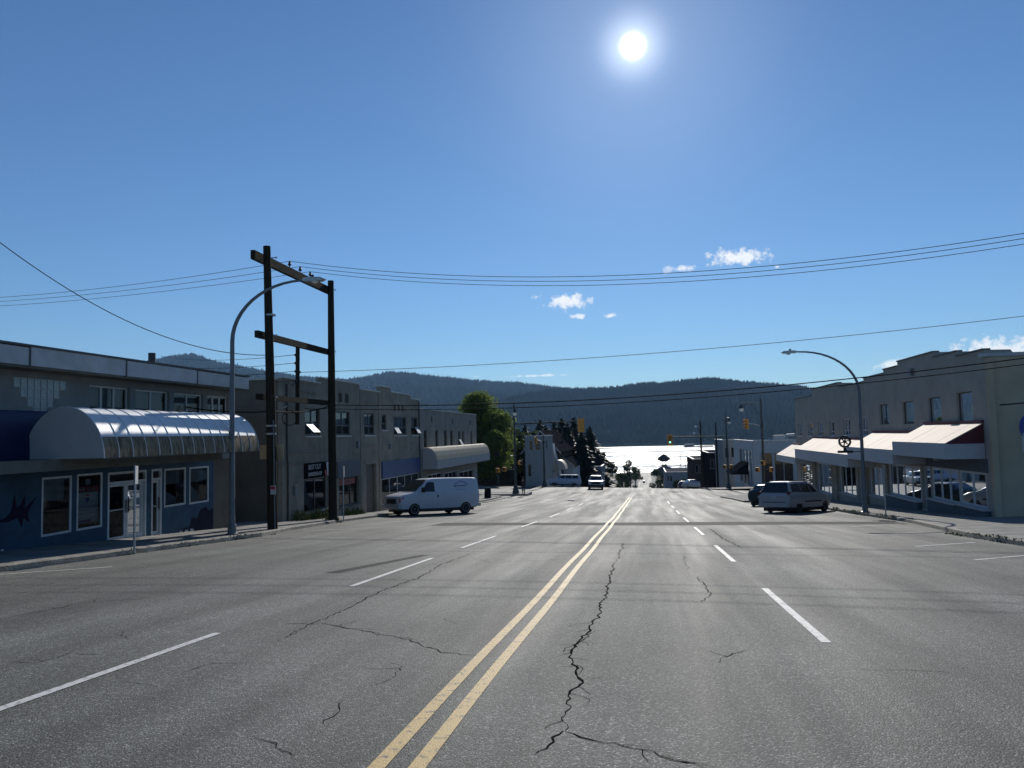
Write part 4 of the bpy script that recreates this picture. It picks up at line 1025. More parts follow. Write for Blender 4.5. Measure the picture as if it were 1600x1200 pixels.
def signal_pole(label, base, h, lamp=None, mast=None, sarm=None, peds=()):
    o = empty('signal_pole', label, 'signal pole', 'lamp and signal poles at the crossing', loc=base)
    MB().tube([(0, 0, 0), (0, 0, h * .6), (0, 0, h)], [.15, .12, .09], 12).build('pole', M_DKPOLE, o, smooth=True, angle=60)
    MB().lathe([(.38, -.05), (.38, .2), (.34, .28), (.28, .5), (.22, .75), (.17, .85)], (0, 0, 0), 'z', 12).build('base', M_DKPOLE, o, smooth=True, angle=40)
    MB().lathe([(.05, 0), (.1, .08), (.06, .16), (.02, .32)], (0, 0, h), 'z', 10).build('finial', M_DKPOLE, o, smooth=True)
    if lamp:
        dx, dy, dz_, L = lamp; d = Vector((dx, dy, 0)).normalized(); zt = h - .25
        MB().tube([(0, 0, zt), tuple(d * L + Vector((0, 0, zt)))], .045, 8).build('lamp_arm', M_DKPOLE, o)
        q = MB(); q.tube([tuple(d * (L * .45 * math.sin(t)) + Vector((0, 0, zt - L * .55 + L * .55 * (1 - math.cos(t)) ))) for t in np.linspace(0, math.pi / 2, 9)], .035, 6); q.build('arm_brace', M_DKPOLE, o)
        e = d * (L - .02); lamp_pendant(o, e.x, e.y, zt - .5)
    if mast:
        dx, dy, z_, L, lit, fac = mast; d = Vector((dx, dy, 0)).normalized()
        MB().tube([(0, 0, z_), tuple(d * L + Vector((0, 0, z_ + .15)))], [.1, .06], 10).build('mast_arm', M_DKPOLE, o, smooth=True, angle=60)
        e = d * L; q = MB(); s_ = Vector((-fac[1], fac[0], 0)); c0 = Vector((e.x, e.y, z_ + .45)) - Vector((fac[0], fac[1], 0)) * .14
        q.prism([c0 - s_ * .36, c0 + s_ * .36, c0 + s_ * .36 - Vector((0, 0, 1.5)), c0 - s_ * .36 - Vector((0, 0, 1.5))], Vector((fac[0], fac[1], 0)) * .02); q.build('backboard', M_YSIG, o)
        sig_head(o, e.x, e.y, z_ + .25, (fac[0], fac[1], 0), lit)
    if sarm:
        dx, dy, z_, L, fac = sarm; d = Vector((dx, dy, 0)).normalized(); e = d * L
        MB().lathe([(.16, -.2), (.2, 0), (.16, .2)], (0, 0, z_), 'z', 10).build('clamp', M_DKPOLE, o)
        MB().tube([(0, 0, z_), (e.x, e.y, z_ + .3)], .045, 8).build('signal_arm', M_GALV, o)
        sig_head(o, e.x - d.x * -.15, e.y, z_ + .75, (fac[0], fac[1], 0))
    for (dx, dy, z_, fac) in peds:
        q = MB(); c0 = Vector((dx, dy, z_)); f = Vector((fac[0], fac[1], 0)).normalized(); s_ = Vector((-f.y, f.x, 0))
        q.prism([c0 - s_ * .22 - f * .1, c0 + s_ * .22 - f * .1, c0 + s_ * .22 + f * .12, c0 - s_ * .22 + f * .12], (0, 0, .46)); ph = q.build('walk_signal', M_YSIG, o)
        q = MB(); q.prism([c0 - s_ * .17 + f * .125 + Vector((0, 0, .06)), c0 + s_ * .17 + f * .125 + Vector((0, 0, .06)), c0 + s_ * .17 + f * .125 + Vector((0, 0, .4)), c0 - s_ * .17 + f * .125 + Vector((0, 0, .4))], f * .01); q.build('lens', M_SIGB, ph)
        q = MB(); q.tube([(0, 0, z_ + .23), tuple(c0 + Vector((0, 0, .23)))], .03, 6); q.build('bracket', M_DKPOLE, ph)
    return o
zb = swz(-16.2, 80.5)
signal_pole('dark lamp and signal pole at near left corner with long mast arm', (-14.05, 84, -4.75), 9.6, lamp=(.25, -1, 0, 1.2), mast=(1, .0, 7.6, 7.4, None, (0.1, 1)), peds=((.55, 0, 3.1, (.9, -.4)), (-1.2, .2, 2.4, (-.5, -.8)), (-2.0, .3, 2.3, (-.6, -.8))))
MB().box(-18.5, -12.6, 83.2, 86.5, -5.4, -4.78).build('corner_ramp', M_CONC, SWL)
signal_pole('dark signal pole at far left corner beside the narrow white building', (-14.0, 108.5, swz(-14, 109)), 7.0, sarm=(-1, 0, 6.3, .9, (-.4, -1)))
signal_pole('dark lamp and signal pole at near right corner before the white showroom', (12.0, 82, swz(12, 82)), 9.6, lamp=(-1, -.05, 0, 2.0), sarm=(-1, 0, 7.0, 1.35, (-1, -.6)), peds=((-.1, -.35, 3.0, (-.8, -.6)), (.75, 0, 2.3, (.7, -.7)), (-.6, 0, 2.3, (-.7, -.7))))
signal_pole('dark lamp and signal pole at far right corner holding the green light', (11.2, 108.5, gz(11.2, 108.5) + .13), 9.9, lamp=(.35, -1, 0, 1.0), mast=(-1, -.02, 7.1, 7.6, 2, (0, -1)), peds=((-.4, -.1, 2.8, (-.7, -.7)), (.45, .1, 2.8, (.6, -.8))))

# wooden utility poles further down the street
def util_pole(label, px, pytop, y, arm=True):
    p = on_y(px, pytop, y); z0 = gz(p.x, y) - .3
    o = empty('utility_pole', label, 'utility pole', 'distant utility poles', loc=(p.x, y, z0))
    H_ = p.z - z0
    MB().tube([(0, 0, 0), (0, 0, H_)], [.17, .11], 8).build('pole', M_WOOD, o, smooth=True, angle=60)
    if arm:
        MB().box(-1.1, 1.1, -.06, .06, H_ - .6, H_ - .46).build('crossarm', M_WOOD, o)
        for a in (-1, -.4, .4, 1): MB().lathe([(.04, 0), (.06, .12), (.02, .2)], (a, 0, H_ - .46), 'z', 6).build('insulator', M_GALV, o)
    return o
o = util_pole('bare wooden pole right of the far mast arm signal', 1118, 660, 125, False)
o = util_pole('wooden pole with two white lamps in front of hill', 1094, 658, 118, False)
for dx, z_ in ((-.7, 5.6), (-.95, 4.6)):
    MB().tube([(0, 0, 11 + z_ - 5.6 - 1.5), (dx, -.1, 11 + z_ - 5.6 - 1.2)], .03, 6).build('lamp_arm', M_GALV, o)
    MB().lathe([(.05, .15), (.16, .05), (.17, -.08), (.05, -.16)], (dx, -.1, 11 + z_ - 5.6 - 1.3), 'z', 8).build('lamp', M_LENS, o, smooth=True)
for i, (px, pt, y) in enumerate(((1063, 709, 300), (1071, 716, 330), (1077, 711, 315), (878, 664, 150), (897, 668, 170), (979, 714, 480))):
    util_pole(('leftmost of three thin distant poles against bright water', 'middle and shortest of three thin distant poles against water', 'rightmost of three thin distant poles against bright water', 'wooden pole in front of the dark conifers, nearer one', 'wooden pole in front of the dark conifers, farther one', 'thin pale distant pole standing against water left of street end')[i], px, pt, y, arm=i in (3, 4))

# ------------------------------------------------------------------ vehicles
def interp(st, s):
    if s <= st[0][0]: return st[0][1:]
    for a, b_ in zip(st, st[1:]):
        if s <= b_[0]:
            t = (s - a[0]) / (b_[0] - a[0]); return tuple(x + (y - x) * t for x, y in zip(a[1:], b_[1:]))
    return st[-1][1:]
def section(v):
    zb_, zs_, zt_, wb_, ws_, wt_ = v
    zm = zb_ + (zs_ - zb_) * .5
    half = [(wb_ * .86, zb_), (wb_ * .98, zb_ + .07), (max(wb_, ws_) * 1.0, zm), (ws_ * 1.0, zs_ - .05), (ws_ - .02, zs_)]
    k = max(.0, zt_ - zs_)
    half += [(wt_ + (ws_ - .02 - wt_) * .1 if k > .25 else ws_ - .08, zs_ + k * .86), (wt_ * .95 if k > .25 else ws_ * .88, zs_ + k * .96), (wt_ * .72 if k > .25 else ws_ * .6, zt_)]
    return half
def car(name, label, paint, st, wheels, wr, ww, glass, group=None, loc=(0, 0, 0), head=(0, 1), rimm=None, lowm=None, cat='car', cut=True):
    """st: stations front(s=0) to rear along -Y local; glass: dict of polygons. Local frame: +Y is forward."""
    hx, hy = head; rz = math.atan2(-hx, hy)
    o = empty(name, label, cat, group, loc=loc, rz=rz)
    # pitch to lie on the slope
    zf_ = gz(loc[0] + hx * 1.5, loc[1] + hy * 1.5); zr_ = gz(loc[0] - hx * 1.5, loc[1] - hy * 1.5)
    lx, ly = hy, -hx; zl_ = gz(loc[0] - lx, loc[1] - ly); zrr = gz(loc[0] + lx, loc[1] + ly)
    o.rotation_euler = (math.atan2(zf_ - zr_, 3.0), math.atan2(zl_ - zrr, 2.0), rz)
    L0 = st[0][0]; L1 = st[-1][0]; mid = (L0 + L1) / 2
    Y = lambda s: mid - s
    b = MB(); rings = []
    ss = []
    for a, c_ in zip(st, st[1:]):
        ss += [a[0]] + ([(a[0] + c_[0]) / 2] if c_[0] - a[0] > .5 else [])
    ss.append(st[-1][0])
    for s in ss:
        h_ = section(interp(st, s)); rings.append([(x, Y(s), z) for x, z in h_] + [(-x, Y(s), z) for x, z in h_[::-1]])
    n_ = len(rings[0]); vs_ = [p for r in rings for p in r]; fs_ = []
    for i in range(len(rings) - 1):
        for k in range(n_): fs_.append((i * n_ + k, i * n_ + (k + 1) % n_, (i + 1) * n_ + (k + 1) % n_, (i + 1) * n_ + k))
    fs_.append(tuple(range(n_))); fs_.append(tuple((len(rings) - 1) * n_ + k for k in range(n_)))
    b.add(vs_, fs_); body = b.build('body', paint, o, smooth=True, angle=32)
    halfw = max(v[5] for v in st)
    if cut:
        cb = MB()
        for s in wheels:
            for sd in (-1, 1):
                cb.lathe([(wr * 1.17, min(sd * (halfw + .3), sd * (halfw - .32))), (wr * 1.17, max(sd * (halfw + .3), sd * (halfw - .32)))], (0, Y(s), wr), 'x', 20)
        co = cb.build('cutter', M_RUBBER)
        md = body.modifiers.new('arch', 'BOOLEAN'); md.operation = 'DIFFERENCE'; md.object = co; md.solver = 'EXACT'
        dg = bpy.context.evaluated_depsgraph_get(); me = bpy.data.meshes.new_from_object(body.evaluated_get(dg))
        body.modifiers.clear(); old = body.data; body.data = me; bpy.data.meshes.remove(old)
        cm_ = co.data; bpy.data.objects.remove(co); bpy.data.meshes.remove(cm_)
        while len(me.materials) > 1: me.materials.pop()
    def side_pt(s, z, off=.008):
        h_ = section(interp(st, s))
        for (xa, za), (xb, zb_) in zip(h_, h_[1:]):
            if za <= z <= zb_: return (xa + (xb - xa) * (z - za) / max(1e-6, zb_ - za)) + off
        return h_[-1][0] + off
    for nm, poly, m_ in glass.get('side', ()):
        for sd in (-1, 1):
            q = MB(); pts = [(sd * side_pt(s, z), Y(s), z) for s, z in poly]; q.add(pts, [tuple(range(len(pts)))]); q.build(nm, m_, body)
    for nm, pts, m_ in glass.get('patch', ()):
        q = MB(); q.add([(x, Y(s), z) for x, s, z in pts], [tuple(range(len(pts)))]); q.build(nm, m_, body)
    for nm, (x0, x1, s0, s1, z0, z1), m_ in glass.get('box', ()):
        q = MB(); q.box(x0, x1, Y(s1), Y(s0), z0, z1); q.build(nm, m_, o)
    for s in wheels:
        for sd in (-1, 1):
            cx_ = sd * (halfw - ww / 2 - .02); q = MB()
            wv = empty_part('wheel', o)
            q.lathe([(wr * .66, -ww * .5), (wr * .9, -ww * .52), (wr, -ww * .36), (wr, ww * .36), (wr * .9, ww * .52), (wr * .66, ww * .5)], (cx_, Y(s), wr), 'x', 24); q.build('tyre', M_RUBBER, wv, smooth=True, angle=40)
            q = MB(); q.lathe([(wr * .1, sd * ww * .50), (wr * .25, sd * ww * .44), (wr * .52, sd * ww * .36), (wr * .62, sd * ww * .5), (wr * .67, sd * ww * .51), (wr * .67, -sd * ww * .2)], (cx_, Y(s), wr), 'x', 20); q.build('rim', rimm or M_GALV, wv, smooth=True, angle=30)
            for k in range(6):
                a = k * math.pi / 3; yy_, zz_ = wr * .42 * math.cos(a), wr * .42 * math.sin(a); q = MB()
                xq = cx_ + sd * ww * .41; q.lathe([(wr * .09, 0), (wr * .09, sd * .012)], (xq, Y(s) + yy_, wr + zz_), 'x', 8); q.build('hub_slot', M_BLACK, wv)
    q = MB(); q.box(-halfw * .84, halfw * .84, Y(L1) + .3, Y(L0) - .3, st[len(st) // 2][1] - .12, st[len(st) // 2][1] + .12); q.build('underbody', M_BLACK, o)
    return o, body, Y
def empty_part(name, parent):
    e = bpy.data.objects.new(name, None); COL.objects.link(e); e.parent = parent; e.empty_display_size = .1; return e
M_VAN = mat('van_white_paint', (.56, .58, .61), .32, spec=.5, var=.04)
M_SILVERC = mat('silver_car_paint', (.42, .43, .44), .4, metal=.3, var=.03)
M_DKCAR = mat('dark_green_paint', (.02, .04, .045), .3)
M_WHCAR = mat('white_car_paint', (.65, .67, .68), .35)
M_BLUCAR = mat('dark_blue_paint', (.02, .025, .06), .25)
M_ORANGE = mat('orange_lens', (.50, .12, .05), .3); M_RED = mat('red_lens', (.14, .012, .012), .3); M_HEAD = mat('headlamp', (.6, .62, .62), .15, spec=.7)
# --- white cargo van, angle parked left.   columns: s, zb, zs(belt), zt(top), wb, ws, wt
stv = [(0, .48, .80, .86, .86, .90, .8), (.10, .34, 1.0, 1.08, .93, .95, .84), (.25, .32, 1.10, 1.16, .95, .98, .86), (.95, .32, 1.22, 1.30, .97, 1.0, .88), (1.0, .32, 1.22, 1.33, .97, 1.0, .88), (1.85, .32, 1.26, 2.00, .97, 1.01, .80), (2.2, .32, 1.26, 2.08, .97, 1.01, .80), (3.2, .32, 1.26, 2.12, .97, 1.01, .80), (5.0, .34, 1.26, 2.12, .97, 1.01, .80), (5.3, .36, 1.24, 2.10, .97, 1.0, .79), (5.42, .45, 1.22, 2.04, .95, .98, .76)]
van_glass = {'side': [('side_window', [(1.42, 1.32), (2.28, 1.32), (2.28, 1.86), (1.98, 1.88), (1.82, 1.84)], M_DGLASS),
                      ('door_seam', [(2.38, .5), (2.395, .5), (2.395, 1.95), (2.38, 1.95)], M_BLACK), ('door_seam', [(1.2, .62), (1.215, .62), (1.215, 1.25), (1.2, 1.25)], M_BLACK), ('door_handle', [(2.42, 1.0), (2.52, 1.0), (2.52, 1.14), (2.42, 1.14)], M_BLACK),
                      ('side_marker', [(.10, .92), (.24, .92), (.24, 1.06), (.10, 1.04)], M_ORANGE), ('fuel_door', [(3.0, 1.0), (3.2, 1.0), (3.2, 1.16), (3.0, 1.16)], M_VAN)],
             'patch': [('windshield', [(-.88, 1.02, 1.37), (.88, 1.02, 1.37), (.76, 1.82, 2.01), (-.76, 1.82, 2.01)], M_DGLASS),
                       ('rear_window', [(-.62, 5.435, 1.4), (-.05, 5.435, 1.4), (-.05, 5.42, 1.88), (-.62, 5.42, 1.88)], M_DGLASS), ('rear_window', [(.05, 5.435, 1.4), (.62, 5.435, 1.4), (.62, 5.42, 1.88), (.05, 5.42, 1.88)], M_DGLASS)],
             'box': [('grille', (-.52, .52, -.03, .12, .68, .95), M_BLACK), ('headlight', (.55, .82, -.02, .14, .74, .95), M_HEAD), ('headlight', (-.82, -.55, -.02, .14, .74, .95), M_HEAD), ('indicator', (.83, .93, .0, .16, .74, .95), M_ORANGE), ('indicator', (-.93, -.83, .0, .16, .74, .95), M_ORANGE),
                     ('front_bumper', (-.95, .95, -.12, .1, .42, .62), M_CANWH), ('rear_bumper', (-.95, .95, 5.38, 5.56, .42, .6), M_GALV), ('licence_plate', (-.15, .15, -.135, -.122, .46, .58), M_SIGNWH),
                     ('tail_light', (.84, .95, 5.3, 5.43, .95, 1.3), M_RED), ('tail_light', (-.95, -.84, 5.3, 5.43, .95, 1.3), M_RED)]}
hv = Vector((-.667, -.745)); lv = Vector((-hv.y, hv.x))
# front-left wheel at (-12.9,42.1): wheels at s=.95 and 4.45
fl = Vector((-12.9, 42.1)); ctr = fl - hv * (2.71 - .95) - lv * .85
van, vbody, VY = car('cargo_van', 'white cargo van with house outline logo angle parked at the left kerb', M_VAN, stv, (.95, 4.45), .36, .24, van_glass, loc=(ctr.x, ctr.y, gz(ctr.x, ctr.y)), head=(hv.x, hv.y), cat='van')
# logo: house roof outline with script line and small rule
lg = MB(); xs_ = -1.02
def vl(pts, r): 
    lg.tube([(-(interp(stv, s)[4] + .006 - max(0, (z - 1.26)) * .24), VY(s), z) for s, z in pts], r, 5)
vl([(3.62, 1.62), (3.72, 1.72), (4.12, 1.92), (4.62, 1.74), (4.58, 1.70)], .014); lg_o = lg.build('house_logo', M_SIGNBL, vbody)
lg = MB(); vl([(3.62, 1.62), (3.74, 1.58), (3.86, 1.66), (4.0, 1.62), (4.15, 1.66), (4.3, 1.63), (4.5, 1.67)], .018); lg.build('logo_script', M_SIGNBL, vbody)
lg = MB(); vl([(3.75, 1.42), (4.5, 1.42)], .006); lg.build('logo_rule', M_SIGNBL, vbody)
for sd in (-1, 1):
    q = MB(); q.box(sd * 1.0 if sd > 0 else -1.22, 1.22 if sd > 0 else -1.0, VY(1.5), VY(1.38), 1.3, 1.58); q.build('mirror', M_BLACK, van)
# --- silver minivan, angle parked right
stm = [(0, .40, .62, .68, .80, .84, .7), (.15, .28, .78, .84, .88, .90, .76), (.5, .24, .90, .98, .93, .95, .82), (1.1, .22, .98, 1.08, .95, .98, .86), (1.2, .22, .99, 1.12, .95, .98, .82), (2.05, .22, 1.02, 1.66, .96, .99, .68), (2.6, .22, 1.04, 1.74, .96, .99, .70), (3.9, .22, 1.06, 1.74, .96, .99, .70), (4.45, .25, 1.06, 1.71, .95, .98, .70), (4.82, .32, 1.06, 1.10, .93, .95, .84), (4.9, .38, .9, 1.0, .9, .92, .8)]
min_glass = {'side': [('front_window', [(1.62, 1.10), (2.42, 1.12), (2.42, 1.60), (2.15, 1.58)], M_DGLASS), ('rear_window', [(2.5, 1.12), (3.42, 1.13), (3.42, 1.62), (2.5, 1.62)], M_DGLASS), ('quarter_window', [(3.5, 1.13), (4.52, 1.15), (4.38, 1.58), (3.5, 1.62)], M_DGLASS), ('rubbing_strip', [(1.35, .58), (3.3, .58), (3.3, .66), (1.35, .66)], M_BLACK), ('tail_light', [(4.60, .80), (4.80, .80), (4.78, 1.18), (4.55, 1.16)], M_RED)],
             'patch': [('windshield', [(-.76, 1.26, 1.16), (.76, 1.26, 1.16), (.62, 2.02, 1.655), (-.62, 2.02, 1.655)], M_DGLASS), ('rear_screen', [(-.84, 4.84, 1.14), (.84, 4.84, 1.14), (.66, 4.52, 1.66), (-.66, 4.52, 1.66)], M_DGLASS)],
             'box': [('tail_light', (.80, .93, 4.74, 4.87, .84, 1.18), M_RED), ('tail_light', (-.93, -.80, 4.74, 4.87, .84, 1.18), M_RED), ('licence_plate', (-.18, .18, 4.86, 4.93, .80, .92), M_SIGNWH), ('rear_bumper', (-.90, .90, 4.8, 4.98, .34, .58), M_SILVERC), ('bumper_step', (-.7, .7, 4.82, 4.97, .583, .61), M_BLACK), ('roof_rail', (.60, .64, 2.6, 4.2, 1.735, 1.775), M_BLACK), ('roof_rail', (-.64, -.60, 2.6, 4.2, 1.735, 1.775), M_BLACK)]}
hm = Vector((.63, .777)); rm = Vector((hm.y, -hm.x)); rr_ = Vector((7.95, 43.0)); ctr = rr_ + hm * (3.85 - 2.45) - rm * .84
car('minivan', 'silver minivan angle parked at the right kerb with dark rear window', M_SILVERC, stm, (.9, 3.85), .33, .22, min_glass, loc=(ctr.x, ctr.y, gz(ctr.x, ctr.y)), head=(hm.x, hm.y), cat='minivan')[0].scale = (.95, .95, .96)
# --- dark hatchback beyond it
sth = [(0, .36, .60, .66, .76, .8, .66), (.2, .22, .74, .8, .84, .86, .72), (.9, .2, .86, .92, .86, .88, .76), (1.0, .2, .87, .95, .86, .88, .74), (1.75, .2, .9, 1.38, .87, .89, .6), (2.4, .2, .92, 1.44, .87, .89, .6), (3.3, .22, .94, 1.38, .87, .89, .6), (3.85, .28, .94, 1.06, .86, .88, .68), (3.98, .36, .84, .92, .83, .85, .7)]
h_glass = {'side': [('side_window', [(1.3, .96), (2.3, .97), (2.3, 1.32), (1.75, 1.30)], M_DGLASS), ('side_window', [(2.36, .97), (3.3, .98), (3.15, 1.30), (2.36, 1.32)], M_DGLASS)],
           'patch': [('windshield', [(-.66, 1.06, 1.0), (.66, 1.06, 1.0), (.54, 1.72, 1.375), (-.54, 1.72, 1.375)], M_DGLASS), ('rear_screen', [(-.68, 3.80, 1.08), (.68, 3.80, 1.08), (.54, 3.36, 1.378), (-.54, 3.36, 1.378)], M_DGLASS)],
           'box': [('tail_light', (.62, .84, 3.86, 3.97, .74, .92), M_RED), ('tail_light', (-.84, -.62, 3.86, 3.97, .74, .92), M_RED), ('licence_plate', (-.17, .17, 3.95, 4.0, .58, .7), M_SIGNWH), ('headlight', (.5, .8, -.0, .12, .58, .7), M_HEAD), ('headlight', (-.8, -.5, -.0, .12, .58, .7), M_HEAD)]}
p = on_y(1207, 785, 54)
car('hatchback', 'dark hatchback parked beyond the silver minivan', M_DKCAR, sth, (.8, 3.25), .3, .19, h_glass, loc=(p.x, 54, gz(p.x, 54)), head=(.5, .87))
# --- oncoming pickup at the crest and other distant vehicles
stp = [(0, .5, .9, .95, .9, .94, .8), (.12, .38, 1.05, 1.12, .95, .98, .84), (1.2, .36, 1.14, 1.2, .98, 1.0, .86), (1.3, .36, 1.15, 1.24, .98, 1.0, .82), (1.95, .36, 1.18, 1.78, .98, 1.0, .7), (3.6, .36, 1.2, 1.82, .98, 1.0, .7), (3.75, .36, 1.2, 1.7, .98, 1.0, .7), (3.9, .36, 1.2, 1.24, .98, 1.0, .86), (5.4, .4, 1.2, 1.24, .97, 1.0, .86)]
p_glass = {'side': [('side_window', [(1.7, 1.26), (2.6, 1.27), (2.6, 1.7), (2.05, 1.7)], M_DGLASS), ('side_window', [(2.68, 1.27), (3.6, 1.27), (3.55, 1.7), (2.68, 1.7)], M_DGLASS)],
           'patch': [('windshield', [(-.78, 1.36, 1.30), (.78, 1.36, 1.30), (.64, 1.93, 1.775), (-.64, 1.93, 1.775)], M_DGLASS)],
           'box': [('grille', (-.6, .6, -.03, .14, .72, 1.0), M_BLACK), ('headlight', (.62, .9, -.03, .14, .8, 1.0), M_HEAD), ('headlight', (-.9, -.62, -.03, .14, .8, 1.0), M_HEAD), ('front_bumper', (-.96, .96, -.12, .12, .45, .66), M_BLACK), ('mirror', (1.0, 1.22, 1.45, 1.55, 1.25, 1.45), M_BLACK), ('mirror', (-1.22, -1.0, 1.45, 1.55, 1.25, 1.45), M_BLACK)]}
p = on_y(931, 763, 104)
car('pickup_truck', 'oncoming silver pickup truck at the crest of the street', M_SILVERC, stp, (.95, 4.4), .4, .26, p_glass, loc=(p.x, 104, gz(p.x, 104)), head=(.06, -1), cat='pickup', cut=False)
p = on_y(888, 757, 114)
sts = [(0, .45, .8, .86, .88, .92, .8), (.15, .34, .98, 1.05, .93, .96, .82), (1.1, .32, 1.06, 1.14, .95, .97, .84), (1.2, .32, 1.07, 1.18, .95, .97, .8), (1.8, .32, 1.1, 1.72, .95, .97, .7), (4.3, .32, 1.12, 1.76, .95, .97, .72), (4.7, .34, 1.1, 1.5, .94, .96, .74), (4.8, .4, 1.0, 1.1, .92, .94, .8)]
s_glass = {'side': [('side_window', [(1.55, 1.18), (2.4, 1.18), (2.4, 1.64), (1.9, 1.64)], M_DGLASS), ('side_window', [(2.48, 1.18), (3.4, 1.18), (3.4, 1.65), (2.48, 1.65)], M_DGLASS), ('side_window', [(3.48, 1.19), (4.4, 1.2), (4.25, 1.64), (3.48, 1.65)], M_DGLASS)],
           'patch': [('windshield', [(-.74, 1.26, 1.25), (.74, 1.26, 1.25), (.62, 1.78, 1.71), (-.62, 1.78, 1.71)], M_DGLASS)],
           'box': [('headlight', (.6, .9, -.02, .12, .72, .92), M_HEAD), ('headlight', (-.9, -.6, -.02, .12, .72, .92), M_HEAD), ('tail_light', (.82, .94, 4.7, 4.82, .9, 1.15), M_RED), ('tail_light', (-.94, -.82, 4.7, 4.82, .9, 1.15), M_RED)]}
car('sport_utility_vehicle', 'pale blue grey utility vehicle seen from the side past the crossing', mat('pale_blue_paint', (.32, .36, .45), .35), sts, (.95, 3.75), .38, .24, s_glass, loc=(-11.6, 112.6, gz(-11.6, 112.6) + .02), head=(-1, -.12), cut=False)
for i, (px, py, y, m_, lab) in enumerate(((1079, 763, 117.5, M_SILVERC, 'silver car parked past the crossing on the right'), (1068, 762, 125, M_BLUCAR, 'dark blue car behind the silver one past the crossing'), (994, 752, 330, M_WHCAR, 'tiny white car parked left of the far street'), (1026, 757, 300, M_WHCAR, 'tiny white car parked right of the far street'), (1006, 746, 560, M_DKCAR, 'tiny dark car driving on the far street'))):
    p = on_y(px, py, y)
    car('parked_car', lab, m_, sth, (.8, 3.25), .3, .19, h_glass, 'cars beyond the crossing', loc=(p.x, y, gz(p.x, y) + (.0 if i > 0 else .0)), head=(-.25, 1) if i == 0 else (0, 1 if i != 2 else -1), cut=False)

# ------------------------------------------------------------------ person waiting at the corner
def person(loc, rz):
    me = bpy.data.meshes.new('body'); V = [(0, 0, .95), (0, 0, 1.15), (0, .01, 1.38), (0, .02, 1.48), (0, .03, 1.62), (.1, 0, .88), (.11, .02, .48), (.12, -.02, .08), (.12, .1, .04), (-.1, 0, .88), (-.11, .0, .48), (-.13, -.04, .08), (-.13, .08, .04), (.18, 0, 1.38), (.24, -.02, 1.12), (.25, .06, .88), (.25, .1, .78), (-.18, 0, 1.38), (-.25, -.01, 1.12), (-.24, .07, .88), (-.24, .11, .78), (0, .04, 1.7)]
    E_ = [(0, 1), (1, 2), (2, 3), (3, 4), (0, 5), (5, 6), (6, 7), (7, 8), (0, 9), (9, 10), (10, 11), (11, 12), (2, 13), (13, 14), (14, 15), (15, 16), (2, 17), (17, 18), (18, 19), (19, 20), (4, 21)]
    rad = [.15, .14, .15, .06, .1, .1, .07, .05, .04, .1, .07, .05, .04, .08, .055, .042, .035, .08, .055, .042, .035, .075]
    me.from_pydata(V, E_, []); ob = bpy.data.objects.new('person', me); COL.objects.link(ob)
    md = ob.modifiers.new('skin', 'SKIN'); md.use_smooth_shade = True
    for i, r_ in enumerate(rad): me.skin_vertices[0].data[i].radius = (r_, r_ * .85)
    me.skin_vertices[0].data[0].use_root = True
    s_ = ob.modifiers.new('sub', 'SUBSURF'); s_.levels = 1; s_.render_levels = 1
    dg = bpy.context.evaluated_depsgraph_get(); m2 = bpy.data.meshes.new_from_object(ob.evaluated_get(dg)); bpy.data.objects.remove(ob)
    m2.materials.clear(); m2.materials.append(mat('dark_clothes', (.02, .022, .03), .9)); m2.materials.append(mat('skin', (.45, .28, .2), .6)); m2.materials.append(mat('jeans', (.03, .035, .06), .9))
    for pl in m2.polygons:
        z = pl.center.z; pl.material_index = 1 if (z > 1.47 and pl.center.y > -.0) or (z < .84 and abs(pl.center.x) > .2) else (2 if z < .93 and abs(pl.center.x) < .2 else 0)
    o = link('person', m2, None, loc); o.rotation_euler = (0, 0, rz); tag(o, 'person in dark clothes standing at the near left street corner', 'person')
    q = MB(); q.lathe([(.03, 1.82), (.085, 1.79), (.108, 1.7), (.1, 1.62), (.06, 1.58)], (0, -.0, 0), 'z', 10); q.build('hair', mat('dark_hair', (.02, .015, .012), .8), o, smooth=True)
    return o
p = on_y(818, 772, 82.5); person((p.x, 82.5, -4.78 if True else 0), 2.6)
# sandwich board and planter further up the left sidewalk
sb = empty('sandwich_board', 'small dark A frame board standing on the left sidewalk beyond the van', 'sandwich board')
p = on_y(762, 762, 74.5); zz = swz(p.x, 74.5)
for sgn in (-1, 1):
    q = MB(); q.prism([(p.x - .3, 74.5 + sgn * .3, zz), (p.x + .3, 74.5 + sgn * .3, zz), (p.x + .3, 74.5 + sgn * .03, zz + 1.0), (p.x - .3, 74.5 + sgn * .03, zz + 1.0)], (0, sgn * .03, 0)); q.build('panel', M_SIGNBK if sgn < 0 else M_SIGNWH, sb)
bn = empty('bench', 'dark slatted bench on the sidewalk behind the white van', 'bench')
p = on_y(751, 772, 68); zz = swz(-15.3, 68)
for k in range(3): MB().box(-15.75 + .15 * k, -15.63 + .15 * k, 67.4, 69, zz + .42, zz + .46).build('seat_slat', M_WOOD, bn)
for k in range(3): MB().box(-15.82, -15.79, 67.4, 69, zz + .52 + .15 * k, zz + .63 + .15 * k).build('back_slat', M_WOOD, bn)
for y_ in (67.5, 68.85): MB().box(-15.85, -15.3, y_, y_ + .06, zz, zz + .415).build('leg', M_BLACK, bn)

